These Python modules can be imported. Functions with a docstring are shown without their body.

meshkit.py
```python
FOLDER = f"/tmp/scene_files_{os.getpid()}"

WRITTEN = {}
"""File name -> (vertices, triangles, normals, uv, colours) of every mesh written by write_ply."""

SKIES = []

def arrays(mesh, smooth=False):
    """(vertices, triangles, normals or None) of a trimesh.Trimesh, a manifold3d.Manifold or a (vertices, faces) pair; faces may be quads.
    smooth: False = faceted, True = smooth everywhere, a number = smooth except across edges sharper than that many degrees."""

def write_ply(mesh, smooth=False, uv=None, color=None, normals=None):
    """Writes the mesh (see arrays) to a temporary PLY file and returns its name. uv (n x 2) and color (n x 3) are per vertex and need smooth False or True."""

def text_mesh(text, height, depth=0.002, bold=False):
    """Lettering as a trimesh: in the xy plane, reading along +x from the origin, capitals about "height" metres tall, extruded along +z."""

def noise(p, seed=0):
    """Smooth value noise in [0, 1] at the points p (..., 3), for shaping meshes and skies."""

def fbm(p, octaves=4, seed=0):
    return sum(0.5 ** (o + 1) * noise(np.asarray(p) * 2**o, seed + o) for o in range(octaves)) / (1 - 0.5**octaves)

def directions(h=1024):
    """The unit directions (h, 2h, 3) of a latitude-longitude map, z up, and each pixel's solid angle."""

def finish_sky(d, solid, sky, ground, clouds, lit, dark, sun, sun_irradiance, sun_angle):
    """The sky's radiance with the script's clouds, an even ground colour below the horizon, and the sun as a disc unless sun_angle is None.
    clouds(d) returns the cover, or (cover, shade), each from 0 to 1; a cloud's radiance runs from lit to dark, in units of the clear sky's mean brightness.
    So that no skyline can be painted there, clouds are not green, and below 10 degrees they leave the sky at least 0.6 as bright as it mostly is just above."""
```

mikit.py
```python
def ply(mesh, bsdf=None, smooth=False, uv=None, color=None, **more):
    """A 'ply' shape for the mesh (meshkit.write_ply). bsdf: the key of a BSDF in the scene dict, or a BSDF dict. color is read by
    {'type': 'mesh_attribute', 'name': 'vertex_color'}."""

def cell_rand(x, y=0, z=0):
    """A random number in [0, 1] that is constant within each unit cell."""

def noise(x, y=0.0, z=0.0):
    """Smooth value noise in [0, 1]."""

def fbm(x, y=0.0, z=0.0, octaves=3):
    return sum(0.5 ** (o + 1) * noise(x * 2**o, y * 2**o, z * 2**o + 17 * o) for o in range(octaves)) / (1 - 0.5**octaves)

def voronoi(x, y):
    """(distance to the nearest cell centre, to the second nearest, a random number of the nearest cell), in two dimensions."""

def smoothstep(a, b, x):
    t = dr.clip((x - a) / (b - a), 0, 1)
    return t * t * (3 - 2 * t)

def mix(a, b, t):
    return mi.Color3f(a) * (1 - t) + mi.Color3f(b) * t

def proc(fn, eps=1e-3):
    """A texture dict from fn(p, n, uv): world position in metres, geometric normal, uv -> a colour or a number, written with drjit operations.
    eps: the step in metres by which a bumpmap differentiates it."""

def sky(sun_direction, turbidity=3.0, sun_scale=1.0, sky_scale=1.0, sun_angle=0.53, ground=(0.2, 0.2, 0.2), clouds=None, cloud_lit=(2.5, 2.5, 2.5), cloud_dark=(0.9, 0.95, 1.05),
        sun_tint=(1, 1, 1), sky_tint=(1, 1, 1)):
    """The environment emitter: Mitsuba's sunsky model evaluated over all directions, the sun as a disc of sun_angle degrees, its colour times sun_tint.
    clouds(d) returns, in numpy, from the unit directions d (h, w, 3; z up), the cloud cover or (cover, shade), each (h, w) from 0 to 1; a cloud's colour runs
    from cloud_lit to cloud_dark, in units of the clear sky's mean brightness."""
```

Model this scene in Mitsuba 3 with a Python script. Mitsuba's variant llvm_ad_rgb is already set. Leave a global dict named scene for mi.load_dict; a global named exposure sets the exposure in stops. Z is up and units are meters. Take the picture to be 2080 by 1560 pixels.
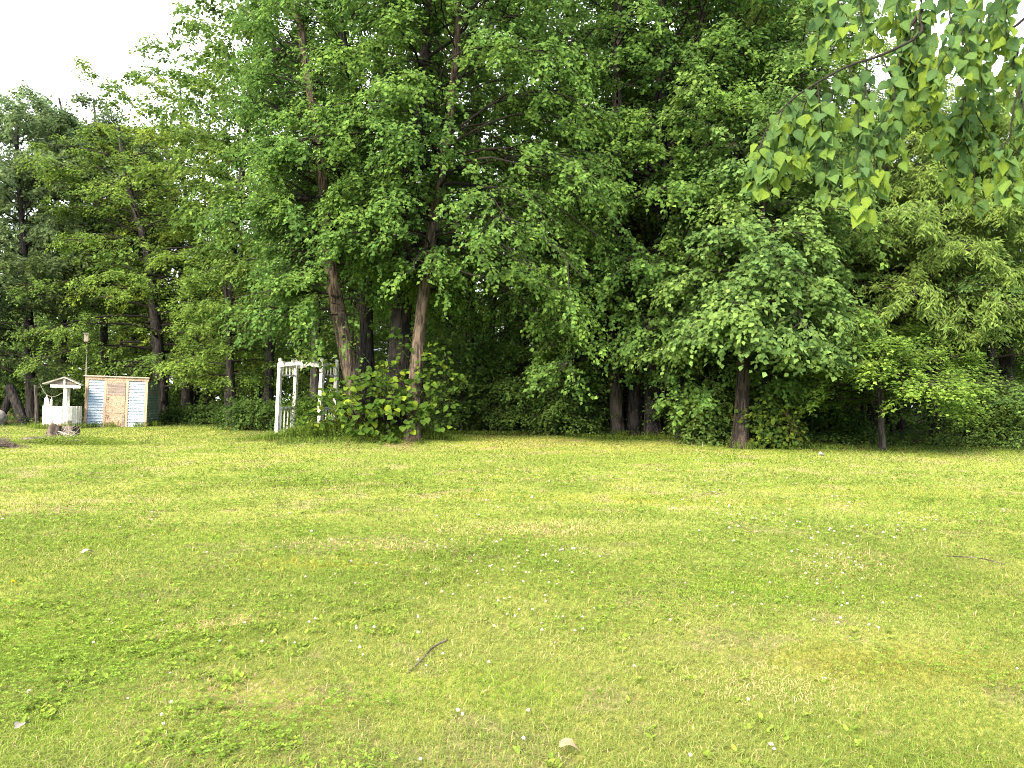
import math
import numpy as np
import trimesh
import drjit as dr
import mitsuba as mi
import mikit
import meshkit
from mikit import proc, fbm, noise, mix, smoothstep, voronoi

T = mi.ScalarTransform4f
scene, labels = {}, {}

# ------------------------------------------------------------------ camera, sky, exposure
F_PX, EYE, PITCH, ROLL = 1542.0, np.array([0.0, 0.0, 1.6]), math.radians(1.5), math.radians(0.6)
HFOV = 2 * math.degrees(math.atan(1040 / F_PX))
_f = np.array([0, math.cos(PITCH), math.sin(PITCH)])
_u0 = np.array([0, -math.sin(PITCH), math.cos(PITCH)])
_r0 = np.array([1.0, 0, 0])
# the phone was held turned a little anticlockwise, so the picture's content drops to the right
_r = math.cos(ROLL) * _r0 + math.sin(ROLL) * _u0
_u = -math.sin(ROLL) * _r0 + math.cos(ROLL) * _u0
scene['camera'] = {'type': 'perspective', 'fov': HFOV, 'fov_axis': 'x', 'near_clip': 0.05, 'far_clip': 2000.0,
                   'to_world': T().look_at(origin=EYE.tolist(), target=(EYE + _f).tolist(), up=_u.tolist())}
SUN = (-0.58, -0.88, 0.74)
def overcast(d):
    n = meshkit.fbm(d * [2.2, 2.2, 5.0] + 3.0, 4, 2)
    return np.ones(d.shape[:2]), np.clip((n - 0.35) * 2.2, 0, 1)


scene['sky'] = mikit.sky(SUN, turbidity=4, sun_scale=0.3, sun_angle=34, clouds=overcast, sun_tint=(0.97, 1.0, 1.05),
                         cloud_lit=(0.86, 0.89, 0.97), cloud_dark=(0.72, 0.76, 0.85), ground=(0.12, 0.16, 0.05))
exposure = 5.25


def W(px, py, Y):
    """The point at depth Y (metres north of the viewer) behind a place in the photograph (2080 x 1560)."""
    d = _f + _r * (px - 1040) / F_PX + _u * (780 - py) / F_PX
    return EYE + d * (Y / d[1])


def ground_z(x, y):
    x, y = np.asarray(x, float), np.asarray(y, float)
    yy = np.clip(y, -20, 45)
    slope = 0.0185 + 0.00035 * np.clip(x, -20, 20)
    z = slope * yy
    z = z + 0.25 * np.exp(-(((x + 3.9) / 2.3) ** 2 + ((y - 22.4) / 1.9) ** 2))
    t = np.clip((yy - 12) / 10, 0, 1)
    u = np.clip((x - 6) / 5, 0, 1)
    z = z + 0.15 * t * t * (3 - 2 * t) * (1 - u * u * (3 - 2 * u))
    p = np.stack([x * 0.35, y * 0.35, x * 0], -1)
    return z + 0.10 * (meshkit.fbm(p, 3, 5) - 0.5) * np.clip(y / 8, 0.2, 1)


def ground_at(px, py):
    """Where the ground lies behind a place in the photograph."""
    d = _f + _r * (px - 1040) / F_PX + _u * (780 - py) / F_PX
    t = 1.0
    for _ in range(4000):
        p = EYE + d * t
        if p[2] <= ground_z(p[0], p[1]):
            break
        t += 0.02
    return p


EDGE_X = np.array([-40, -11.5, -8.6, -7.4, -6.2, -2.4, -1.6, 1.2, 2.2, 4.6, 5.6, 7.6, 8.6, 40])
EDGE_Y = np.array([31.5, 31.5, 29.5, 25.5, 21.0, 21.0, 24.8, 25.5, 23.6, 22.6, 20.4, 20.0, 20.6, 21.5])


def lawn_edge(x):
    x = np.asarray(x, float)
    return np.interp(x, EDGE_X, EDGE_Y) + 1.5 * (meshkit.fbm(np.stack([x * 0.55, 0 * x, 0 * x], -1), 3, 77) - 0.5)


# ------------------------------------------------------------------ helpers
def norm(v):
    v = np.asarray(v, float)
    return v / (np.linalg.norm(v, axis=-1, keepdims=True) + 1e-12)


class Mesh:
    def __init__(self):
        self.v, self.f, self.c, self.n = [], [], [], 0

    def add(self, v, f, c=None):
        v = np.asarray(v, float).reshape(-1, 3)
        self.v.append(v)
        self.f.append(np.asarray(f, int) + self.n)
        if c is not None:
            self.c.append(np.broadcast_to(np.asarray(c, float), v.shape))
        self.n += len(v)
        return self

    def tm(self):
        return np.vstack(self.v), np.vstack(self.f)

    def colors(self):
        return np.vstack(self.c)


def numbered(name):
    if name not in used:
        used[name] = 0
        return name
    used[name] += 1
    return f'{name}_{used[name]:03d}'


used = {}


def thing(name, label, cat, group=None, kind=None):
    key = numbered(name)
    labels[key] = {'label': label, 'category': cat}
    if group:
        labels[key]['group'] = group
    if kind:
        labels[key]['kind'] = kind
    return key


def obj(name, mesh, bsdf, parent=None, smooth=False, color=None, label=None, kind=None, to_world=None):
    key = numbered(f'{parent}__{name}' if parent else name)
    if isinstance(mesh, Mesh):
        color = mesh.colors() if mesh.c and color is None else color
        mesh = mesh.tm()
    d = mesh if isinstance(mesh, dict) else mikit.ply(mesh, bsdf, smooth=smooth, color=color)
    if to_world is not None:
        d = {**d, 'to_world': to_world}
    scene[key] = d
    e = {}
    if label:
        e['label'] = label
    if kind:
        e['kind'] = kind
    if e:
        labels[key] = {**labels.get(key, {}), **e}
    return key


def tag(key, label, cat, group=None, kind=None):
    labels[key] = {k: v for k, v in dict(label=label, category=cat, group=group, kind=kind).items() if v}
    return key


def box(c, s, R=None):
    m = trimesh.creation.box(s)
    v = np.array(m.vertices)
    if R is not None:
        v = v @ np.asarray(R).T
    return v + np.asarray(c, float), np.array(m.faces)


def spline(pts, n):
    p = np.asarray(pts, float)
    if len(p) == 2:
        t = np.linspace(0, 1, n)[:, None]
        return p[0] * (1 - t) + p[1] * t
    q = np.vstack([2 * p[0] - p[1], p, 2 * p[-1] - p[-2]])
    out, s = [], np.linspace(0, len(p) - 1, n)
    for x in s:
        i = min(int(x), len(p) - 2)
        t = x - i
        a, b, c, d = q[i:i + 4]
        out.append(0.5 * ((2 * b) + (c - a) * t + (2 * a - 5 * b + 4 * c - d) * t * t + (3 * b - a - 3 * c + d) * t ** 3))
    return np.array(out)


def tube(pts, radii, sides=6, ridge=0.0, seed=0, cap=True):
    p = np.asarray(pts, float)
    n = len(p)
    t = norm(np.gradient(p, axis=0))
    a = np.cross(t, np.where(np.abs(t[:, 2:]) < 0.9, [[0, 0, 1.0]], [[1.0, 0, 0]]))
    a = norm(a)
    for i in range(1, n):
        b = a[i - 1] - t[i] * (a[i - 1] @ t[i])
        a[i] = b / (np.linalg.norm(b) + 1e-12)
    b = np.cross(t, a)
    ang = np.arange(sides) * 2 * np.pi / sides
    r = np.broadcast_to(np.asarray(radii, float), (n,))[:, None] * np.ones((1, sides))
    if ridge:
        L = np.concatenate([[0], np.cumsum(np.linalg.norm(np.diff(p, axis=0), axis=1))])
        q = np.stack([np.cos(ang)[None] * 3.2 + 0 * r, np.sin(ang)[None] * 3.2 + 0 * r, L[:, None] * 0.7 + 0 * r], -1)
        lo = meshkit.fbm(np.stack([np.cos(ang)[None] * 0.9 + 0 * r, np.sin(ang)[None] * 0.9 + 0 * r, L[:, None] * 0.6 + 0 * r], -1), 2, seed)
        r = r * (1 + ridge * (meshkit.fbm(q * 1.3, 3, seed + 3) - 0.5) + 1.4 * ridge * (lo - 0.5))
    v = p[:, None] + r[:, :, None] * (np.cos(ang)[None, :, None] * a[:, None] + np.sin(ang)[None, :, None] * b[:, None])
    i, j = np.meshgrid(np.arange(n - 1), np.arange(sides), indexing='ij')
    q = np.stack([i * sides + j, i * sides + (j + 1) % sides, (i + 1) * sides + (j + 1) % sides, (i + 1) * sides + j], -1).reshape(-1, 4)
    f = np.vstack([q[:, [0, 1, 2]], q[:, [0, 2, 3]]])
    v = v.reshape(-1, 3)
    if cap:
        k = np.arange(sides)
        v = np.vstack([v, p[:1], p[-1:]])
        m = len(v)
        f = np.vstack([f, np.stack([(k + 1) % sides, k, k * 0 + m - 2], 1),
                       np.stack([(n - 1) * sides + k, (n - 1) * sides + (k + 1) % sides, k * 0 + m - 1], 1)])
    return v, f


def lathe(profile, sides=16):
    m = trimesh.creation.revolve(np.asarray(profile, float), sections=sides)
    return np.array(m.vertices), np.array(m.faces)


# leaf templates: x along the midrib (0..1), y across, z up
LEAF_T = {
    'round': (np.array([[0, 0, 0], [.28, .42, .05], [.68, .34, .04], [1, 0, -.10], [.68, -.34, .04], [.28, -.42, .05]], float),
              np.array([[0, 3, 2], [0, 2, 1], [0, 4, 3], [0, 5, 4]])),
    'clover': (np.array([[0, 0, 0], [.72, .44, .06], [1, 0, .02], [.72, -.44, .06]], float), np.array([[0, 2, 1], [0, 3, 2]])),
    'wide': (np.array([[0, 0, 0], [.42, .41, .07], [1, 0, -.10], [.42, -.41, .07]], float), np.array([[0, 2, 1], [0, 3, 2]])),
    'oval': (np.array([[0, 0, 0], [.45, .30, .05], [1, 0, -.08], [.45, -.30, .05]], float), np.array([[0, 2, 1], [0, 3, 2]])),
    'narrow': (np.array([[0, 0, 0], [.45, .13, .03], [1, 0, -.06], [.45, -.13, .03]], float), np.array([[0, 2, 1], [0, 3, 2]])),
    'maple': (np.array([[0, 0, 0], [.35, .52, .02], [.55, .22, .04], [1, 0, -.06], [.55, -.22, .04], [.35, -.52, .02]], float),
              np.array([[0, 3, 2], [0, 2, 1], [0, 4, 3], [0, 5, 4]])),
}


def leaves(mesh, pos, d, nrm, size, col, kind):
    tv, tf = LEAF_T[kind]
    n = len(pos)
    d = norm(d)
    nrm = norm(nrm - d * np.sum(nrm * d, 1, keepdims=True))
    s = np.cross(nrm, d)
    v = pos[:, None] + size[:, None, None] * (tv[None, :, :1] * d[:, None] + tv[None, :, 1:2] * s[:, None] + tv[None, :, 2:] * nrm[:, None])
    f = tf[None] + (np.arange(n) * len(tv))[:, None, None]
    mesh.add(v.reshape(-1, 3), f.reshape(-1, 3), np.repeat(col, len(tv), axis=0))


def leaf_colors(rng, n, base, young, amount, bright=0.22):
    t = np.clip(amount + 0.25 * rng.standard_normal(n), 0, 1)[:, None]
    c = np.asarray(base)[None] * (1 - t) + np.asarray(young)[None] * t
    return c * np.exp(bright * rng.standard_normal(n))[:, None]


# ------------------------------------------------------------------ materials
VC = {'type': 'mesh_attribute', 'name': 'vertex_color'}
scene['leaf'] = {'type': 'principledthin', 'base_color': VC, 'roughness': 0.40, 'diff_trans': 0.95, 'eta': 1.5, 'spec_trans': 0.0}
scene['blade'] = {'type': 'principledthin', 'base_color': VC, 'roughness': 0.55, 'diff_trans': 0.7, 'eta': 1.4, 'spec_trans': 0.0}
scene['petal'] = {'type': 'principledthin', 'base_color': VC, 'roughness': 0.8, 'diff_trans': 0.8, 'spec_trans': 0.0}
scene['matte'] = {'type': 'twosided', 'b': {'type': 'principled', 'base_color': VC, 'roughness': 0.85, 'specular': 0.25}}


def bark(dark, light, scale=1.0):
    def col(p, n, uv):
        a = dr.atan2(n.y, n.x) * 4.0
        s = fbm(p.x * 16 * scale + a, p.y * 16 * scale, p.z * 2.6 * scale, octaves=3)
        m = noise(p.x * 3, p.y * 3, p.z * 1.3)
        return mix(dark, light, smoothstep(0.38, 0.62, s)) * (0.75 + 0.5 * m)

    def h(p, n, uv):
        return fbm(p.x * 22 * scale, p.y * 22 * scale, p.z * 3.2 * scale, octaves=2)
    return {'type': 'twosided', 'b': {'type': 'bumpmap', 'scale': 0.03, 'arbitrary': proc(h, eps=4e-3),
                                      'b': {'type': 'principled', 'base_color': proc(col), 'roughness': 0.9, 'specular': 0.2}}}


scene['bark_dark'] = bark((0.011, 0.011, 0.012), (0.040, 0.037, 0.036))
scene['bark_brown'] = bark((0.032, 0.026, 0.022), (0.115, 0.092, 0.074))
scene['bark_grey'] = bark((0.02, 0.019, 0.018), (0.066, 0.060, 0.054), 0.8)
scene['bark_russet'] = bark((0.016, 0.014, 0.013), (0.060, 0.048, 0.041))
scene['twig'] = {'type': 'twosided', 'b': {'type': 'principled', 'base_color': {'type': 'rgb', 'value': [0.018, 0.016, 0.015]}, 'roughness': 0.85, 'specular': 0.2}}


def ground_col(p, n, uv):
    big = fbm(p.x * 0.35, p.y * 0.35, octaves=3)
    mid = fbm(p.x * 2.2, p.y * 2.2, 3.0, octaves=3)
    fine = fbm(p.x * 35, p.y * 35, 7.0, octaves=2)
    green = mix((0.10, 0.135, 0.022), (0.17, 0.18, 0.04), smoothstep(0.3, 0.7, big * 0.5 + mid * 0.5))
    soil = mix((0.10, 0.075, 0.05), (0.22, 0.17, 0.11), fine)
    lawn = mix(green, soil, smoothstep(0.60, 0.75, mid) * 0.6)
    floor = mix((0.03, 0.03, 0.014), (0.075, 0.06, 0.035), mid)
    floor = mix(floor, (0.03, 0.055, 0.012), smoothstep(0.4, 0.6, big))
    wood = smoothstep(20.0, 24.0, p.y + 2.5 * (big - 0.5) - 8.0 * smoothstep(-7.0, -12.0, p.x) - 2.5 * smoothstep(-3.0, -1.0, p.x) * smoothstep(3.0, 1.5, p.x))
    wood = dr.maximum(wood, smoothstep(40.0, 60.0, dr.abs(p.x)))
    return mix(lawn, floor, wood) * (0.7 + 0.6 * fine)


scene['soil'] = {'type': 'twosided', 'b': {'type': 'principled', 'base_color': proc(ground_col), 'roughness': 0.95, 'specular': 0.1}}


def paint_white(p, n, uv):
    s = fbm(p.x * 9, p.y * 9, p.z * 3, octaves=3)
    return mix((0.62, 0.62, 0.61), (0.36, 0.37, 0.32), smoothstep(0.50, 0.72, s))


scene['white_paint'] = {'type': 'twosided', 'b': {'type': 'principled', 'base_color': proc(paint_white), 'roughness': 0.55, 'specular': 0.4}}
WELL = W(126, 868, 29.0)
WELL[2] = ground_z(WELL[0], WELL[1])


def stave_col(p, n, uv):
    h = p.z - float(WELL[2])
    s = fbm(p.x * 11, p.y * 11, p.z * 4, octaves=3)
    k = voronoi(p.x * 6, p.y * 6)[2]
    bare = smoothstep(0.02, -0.04, h - 0.30 * k * s * 1.9)
    white = mix((0.66, 0.66, 0.67), (0.50, 0.50, 0.50), s)
    return mix(white, mix((0.13, 0.11, 0.08), (0.2, 0.2, 0.13), s), bare)


scene['stave_paint'] = {'type': 'twosided', 'b': {'type': 'principled', 'base_color': proc(stave_col), 'roughness': 0.6, 'specular': 0.35}}


def siding_col(p, n, uv):
    s = fbm(p.x * 4, p.y * 4, p.z * 2, octaves=3)
    return mix((0.225, 0.315, 0.42), (0.285, 0.375, 0.47), s)


def siding_green_shaded(p, n, uv):
    s = fbm(p.x * 4, p.y * 4, p.z * 2, octaves=3)
    return mix((0.14, 0.21, 0.21), (0.21, 0.28, 0.27), s)  # darker and greener than the front: tree shade put into the side boards


scene['siding_blue'] = {'type': 'twosided', 'b': {'type': 'principled', 'base_color': proc(siding_col), 'roughness': 0.5, 'specular': 0.4}}
scene['siding_green_shaded'] = {'type': 'twosided', 'b': {'type': 'principled', 'base_color': proc(siding_green_shaded), 'roughness': 0.55, 'specular': 0.4}}


def trim_col(p, n, uv):
    s = fbm(p.x * 14, p.y * 14, p.z * 2.5, octaves=3)
    return mix((0.41, 0.295, 0.225), (0.32, 0.225, 0.165), smoothstep(0.35, 0.7, s))


def ply_col(p, n, uv):
    w = fbm(p.x * 5, p.y * 5, p.z * 3.5, octaves=3)
    g = 0.5 + 0.5 * dr.sin(60 * (w + 0.25 * p.x + 0.1 * p.z))
    return mix((0.36, 0.265, 0.20), (0.15, 0.105, 0.078), smoothstep(0.55, 0.95, g) * 0.75)


def grey_board_col(p, n, uv):
    s = fbm(p.x * 3, p.y * 3, p.z * 40, octaves=3)
    return mix((0.25, 0.21, 0.19), (0.13, 0.115, 0.115), smoothstep(0.3, 0.7, s))


def weathered(p, n, uv):
    s = fbm(p.x * 12, p.y * 12, p.z * 5, octaves=3)
    return mix((0.035, 0.03, 0.026), (0.135, 0.11, 0.09), smoothstep(0.3, 0.72, s))


def red_rot(p, n, uv):
    s = fbm(p.x * 16, p.y * 16, p.z * 6, octaves=3)
    return mix((0.09, 0.04, 0.025), (0.24, 0.105, 0.06), smoothstep(0.3, 0.7, s))


def stone_col(p, n, uv):
    s = fbm(p.x * 6, p.y * 6, p.z * 6, octaves=4)
    return mix((0.16, 0.15, 0.14), (0.32, 0.31, 0.30), smoothstep(0.3, 0.7, s))


for nm, fn in dict(trim=trim_col, plywood=ply_col, grey_board=grey_board_col, old_wood=weathered, red_wood=red_rot, stone=stone_col).items():
    scene[nm] = {'type': 'twosided', 'b': {'type': 'principled', 'base_color': proc(fn), 'roughness': 0.8, 'specular': 0.25}}
for nm, c, rg in (('iron', (0.05, 0.045, 0.04), 0.5), ('wire', (0.30, 0.29, 0.27), 0.5), ('felt', (0.10, 0.10, 0.10), 0.9), ('gap', (0.02, 0.02, 0.02), 0.9), ('shed_lap_shade', (0.075, 0.10, 0.135), 0.9), ('pole_wood', (0.33, 0.30, 0.26), 0.7), ('straw', (0.45, 0.36, 0.2), 0.8)):
    scene[nm] = {'type': 'twosided', 'b': {'type': 'principled', 'base_color': {'type': 'rgb', 'value': list(c)}, 'roughness': rg, 'specular': 0.3}}

# ------------------------------------------------------------------ ground
gx = np.unique(np.concatenate([np.linspace(-30, 30, 91), np.linspace(-500, -30, 24), np.linspace(30, 500, 24)]))
gy = np.unique(np.concatenate([np.linspace(-10, 50, 91), np.linspace(-300, -10, 15), np.linspace(50, 700, 24)]))
GX, GY = np.meshgrid(gx, gy, indexing='ij')
gv = np.stack([GX, GY, ground_z(GX, GY)], -1).reshape(-1, 3)
ii, jj = np.meshgrid(np.arange(len(gx) - 1), np.arange(len(gy) - 1), indexing='ij')
ny = len(gy)
gq = np.stack([ii * ny + jj, (ii + 1) * ny + jj, (ii + 1) * ny + jj + 1, ii * ny + jj + 1], -1).reshape(-1, 4)
obj('ground', (gv, gq), 'soil', smooth=True, kind='structure')


# ------------------------------------------------------------------ lawn
def npfbm(x, y, s, seed, octv=3):
    return meshkit.fbm(np.stack([x * s, y * s, np.zeros_like(x)], -1), octv, seed)


DRY = []          # dry, bare and dark places of the lawn: centre, radii, turn, strength, kind
for px, py, rx, ry, turn, k, kind in (
        (410, 1280, 0.42, 0.14, 0.55, 1.5, 'straw'), (70, 1040, 0.9, 0.45, 0.2, 0.9, 'bare'), (190, 1020, 1.5, 0.3, 0.2, 0.6, 'bare'),
        (1080, 1075, 1.0, 0.5, 0.1, 0.8, 'straw'), (760, 1110, 0.9, 0.4, 0.0, 0.6, 'straw'), (620, 1150, 0.8, 0.3, 0.0, 0.6, 'gold'),
        (880, 1180, 0.45, 0.30, 0.0, 0.8, 'deep'), (900, 1130, 0.55, 0.35, 0.0, 0.7, 'deep'), (480, 1290, 0.4, 0.16, 0.3, 0.8, 'deep'),
        (1690, 1150, 0.7, 0.5, 0.3, 0.5, 'straw'), (1560, 1200, 0.9, 0.45, 0.0, 0.9, 'fresh'), (1850, 1350, 0.9, 0.35, 0.0, 1.0, 'deepgold'),
        (1550, 1400, 0.5, 0.3, 0.0, 0.5, 'straw'), (560, 1430, 0.35, 0.2, 0.0, 0.7, 'bare'), (430, 1400, 0.3, 0.2, 0.0, 0.5, 'bare'),
        (1450, 930, 3.5, 1.0, 0.0, 0.4, 'fresh'), (700, 985, 2.4, 0.6, 0.1, 0.6, 'deep'), (1250, 1045, 2.0, 0.5, -0.1, 0.5, 'deep'),
        (1100, 1010, 2.5, 0.5, 0.0, 0.5, 'gold'), (1500, 1020, 2.0, 0.5, 0.0, 0.4, 'gold'), (730, 915, 0.8, 0.25, 0.0, 0.9, 'bare'), (300, 1100, 1.4, 0.6, 0, .4, 'fresh'),
        (1800, 1000, 2.4, 0.8, 0.0, 0.4, 'gold'), (150, 1300, 0.9, 0.6, 0.0, 0.8, 'fresh'), (90, 1480, 0.7, 0.35, 0.0, 0.7, 'fresh'), (950, 1400, 0.7, 0.3, 0, 0.6, 'fresh')):
    g = ground_at(px, py)
    DRY.append((g[0], g[1], rx, ry, turn, k, kind))


def lawn_color(x, y, rng):
    n = len(x)
    a, b = npfbm(x, y, 0.30, 11), npfbm(x, y, 1.1, 12)
    t = np.clip(0.5 + 1.8 * (a - 0.5) + 1.3 * (b - 0.5) + 0.16 * rng.standard_normal(n), 0, 1)[:, None]
    c = np.array([0.150, 0.220, 0.042]) * (1 - t) + np.array([0.225, 0.275, 0.075]) * t
    dead = (rng.random(n) < 0.05 + 0.13 * np.clip(t[:, 0] - .35, 0, 1))[:, None]
    c = np.where(dead, np.array([0.40, 0.34, 0.17]) * (0.7 + 0.5 * rng.random(n))[:, None], c)
    keep = np.ones(n)
    height = np.ones(n)
    for cx, cy, rx, ry, turn, k, kind in DRY:
        u, w = (x - cx) * math.cos(turn) + (y - cy) * math.sin(turn), -(x - cx) * math.sin(turn) + (y - cy) * math.cos(turn)
        rr = np.sqrt((u / rx) ** 2 + (w / ry) ** 2) + 0.7 * (b - 0.5)
        m = 0.68 * k * np.clip(1.5 - 1.15 * rr, 0, 1)
        tgt = {'straw': (0.46, 0.38, 0.19), 'bare': (0.36, 0.27, 0.17), 'gold': (0.30, 0.285, 0.05), 'deepgold': (0.20, 0.20, 0.04), 'deep': (0.115, 0.16, 0.03), 'fresh': (0.16, 0.27, 0.03)}[kind]
        pick = (rng.random(n) < m)[:, None]
        c = np.where(pick, np.array(tgt) * (0.75 + 0.5 * rng.random(n))[:, None], c)
        if kind == 'bare':
            keep *= 1 - 0.55 * m
        if kind == 'deep':
            height *= 1 + 0.45 * m
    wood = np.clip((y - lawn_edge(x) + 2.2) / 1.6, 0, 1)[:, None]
    c = c * (1 - wood) + c * np.array([0.50, 0.62, 0.6]) * wood  # darker, less yellow by the wood: canopy shade put into the grass colour
    return c * np.exp(0.16 * rng.standard_normal(n))[:, None], keep, height


def make_lawn():
    rng = np.random.default_rng(3)
    y = np.exp(rng.uniform(math.log(2.5), math.log(33.0), 650_000))
    x = rng.uniform(-1, 1, len(y)) * (0.76 * y + 0.4)
    ok = y < lawn_edge(x) + 0.5 + 0.5 * rng.standard_normal(len(y))
    x, y = x[ok], y[ok]
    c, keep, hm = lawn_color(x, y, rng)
    ok = rng.random(len(x)) < keep
    x, y, c, hm = x[ok], y[ok], c[ok], hm[ok]
    n = len(x)
    tall = npfbm(x, y, 0.8, 21)
    lod = np.maximum(1, y / 3.8)
    h = (0.016 + 0.024 * tall) * np.exp(0.3 * rng.standard_normal(n)) * hm * np.minimum(np.maximum(1, y / 5.0), 1.35)
    nearwood = np.clip((y - lawn_edge(x) + 1.0) / 1.2, 0, 1)
    h *= 1 + 1.6 * nearwood
    w = (0.0014 + 0.0010 * rng.random(n)) * lod
    az = rng.uniform(0, 2 * np.pi, n)
    lean = np.clip(0.95 + 0.45 * rng.standard_normal(n), 0.1, 2.2)
    p0 = np.stack([x, y, ground_z(x, y) - 0.004], 1)
    out = np.stack([np.cos(az), np.sin(az), 0 * az], 1)
    sd = np.stack([-np.sin(az), np.cos(az), 0 * az], 1)
    up = np.array([0, 0, 1.0])
    mid = p0 + (up * 0.62 + out * (0.25 * lean)[:, None]) * h[:, None]
    tip = p0 + (up * 0.82 + out * (0.9 * lean)[:, None]) * h[:, None]
    near = y < 9
    v = np.stack([p0, mid - sd * w[:, None], mid + sd * w[:, None], tip], 1)
    m = Mesh()
    a = v[near]
    f = np.array([[0, 1, 2], [1, 3, 2]])[None] + (np.arange(len(a)) * 4)[:, None, None]
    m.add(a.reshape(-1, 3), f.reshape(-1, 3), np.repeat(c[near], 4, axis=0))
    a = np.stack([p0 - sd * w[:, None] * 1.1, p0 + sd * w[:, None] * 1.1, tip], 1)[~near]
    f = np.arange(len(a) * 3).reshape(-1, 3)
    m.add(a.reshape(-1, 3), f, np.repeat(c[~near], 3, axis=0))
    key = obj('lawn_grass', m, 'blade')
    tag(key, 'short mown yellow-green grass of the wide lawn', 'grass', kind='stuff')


make_lawn()


def disc_leaf(cent, nrm, d, rad, col, mesh, k=6, long=1.0):
    """Small round leaflets, each a fan of k triangles round its centre, a little cupped."""
    n = len(cent)
    d = norm(d)
    nrm = norm(nrm - d * np.sum(nrm * d, 1, keepdims=True))
    s = np.cross(nrm, d)
    ang = np.arange(k) * 2 * np.pi / k
    ring = cent[:, None] + rad[:, None, None] * (long * np.cos(ang)[None, :, None] * d[:, None] + np.sin(ang)[None, :, None] * s[:, None] + 0.16 * nrm[:, None])
    v = np.concatenate([cent[:, None], ring], 1)
    f = np.stack([np.zeros(k, int), 1 + np.arange(k), 1 + (np.arange(k) + 1) % k], 1)[None] + (np.arange(n) * (k + 1))[:, None, None]
    mesh.add(v.reshape(-1, 3), f.reshape(-1, 3), np.repeat(col, k + 1, axis=0))


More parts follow.
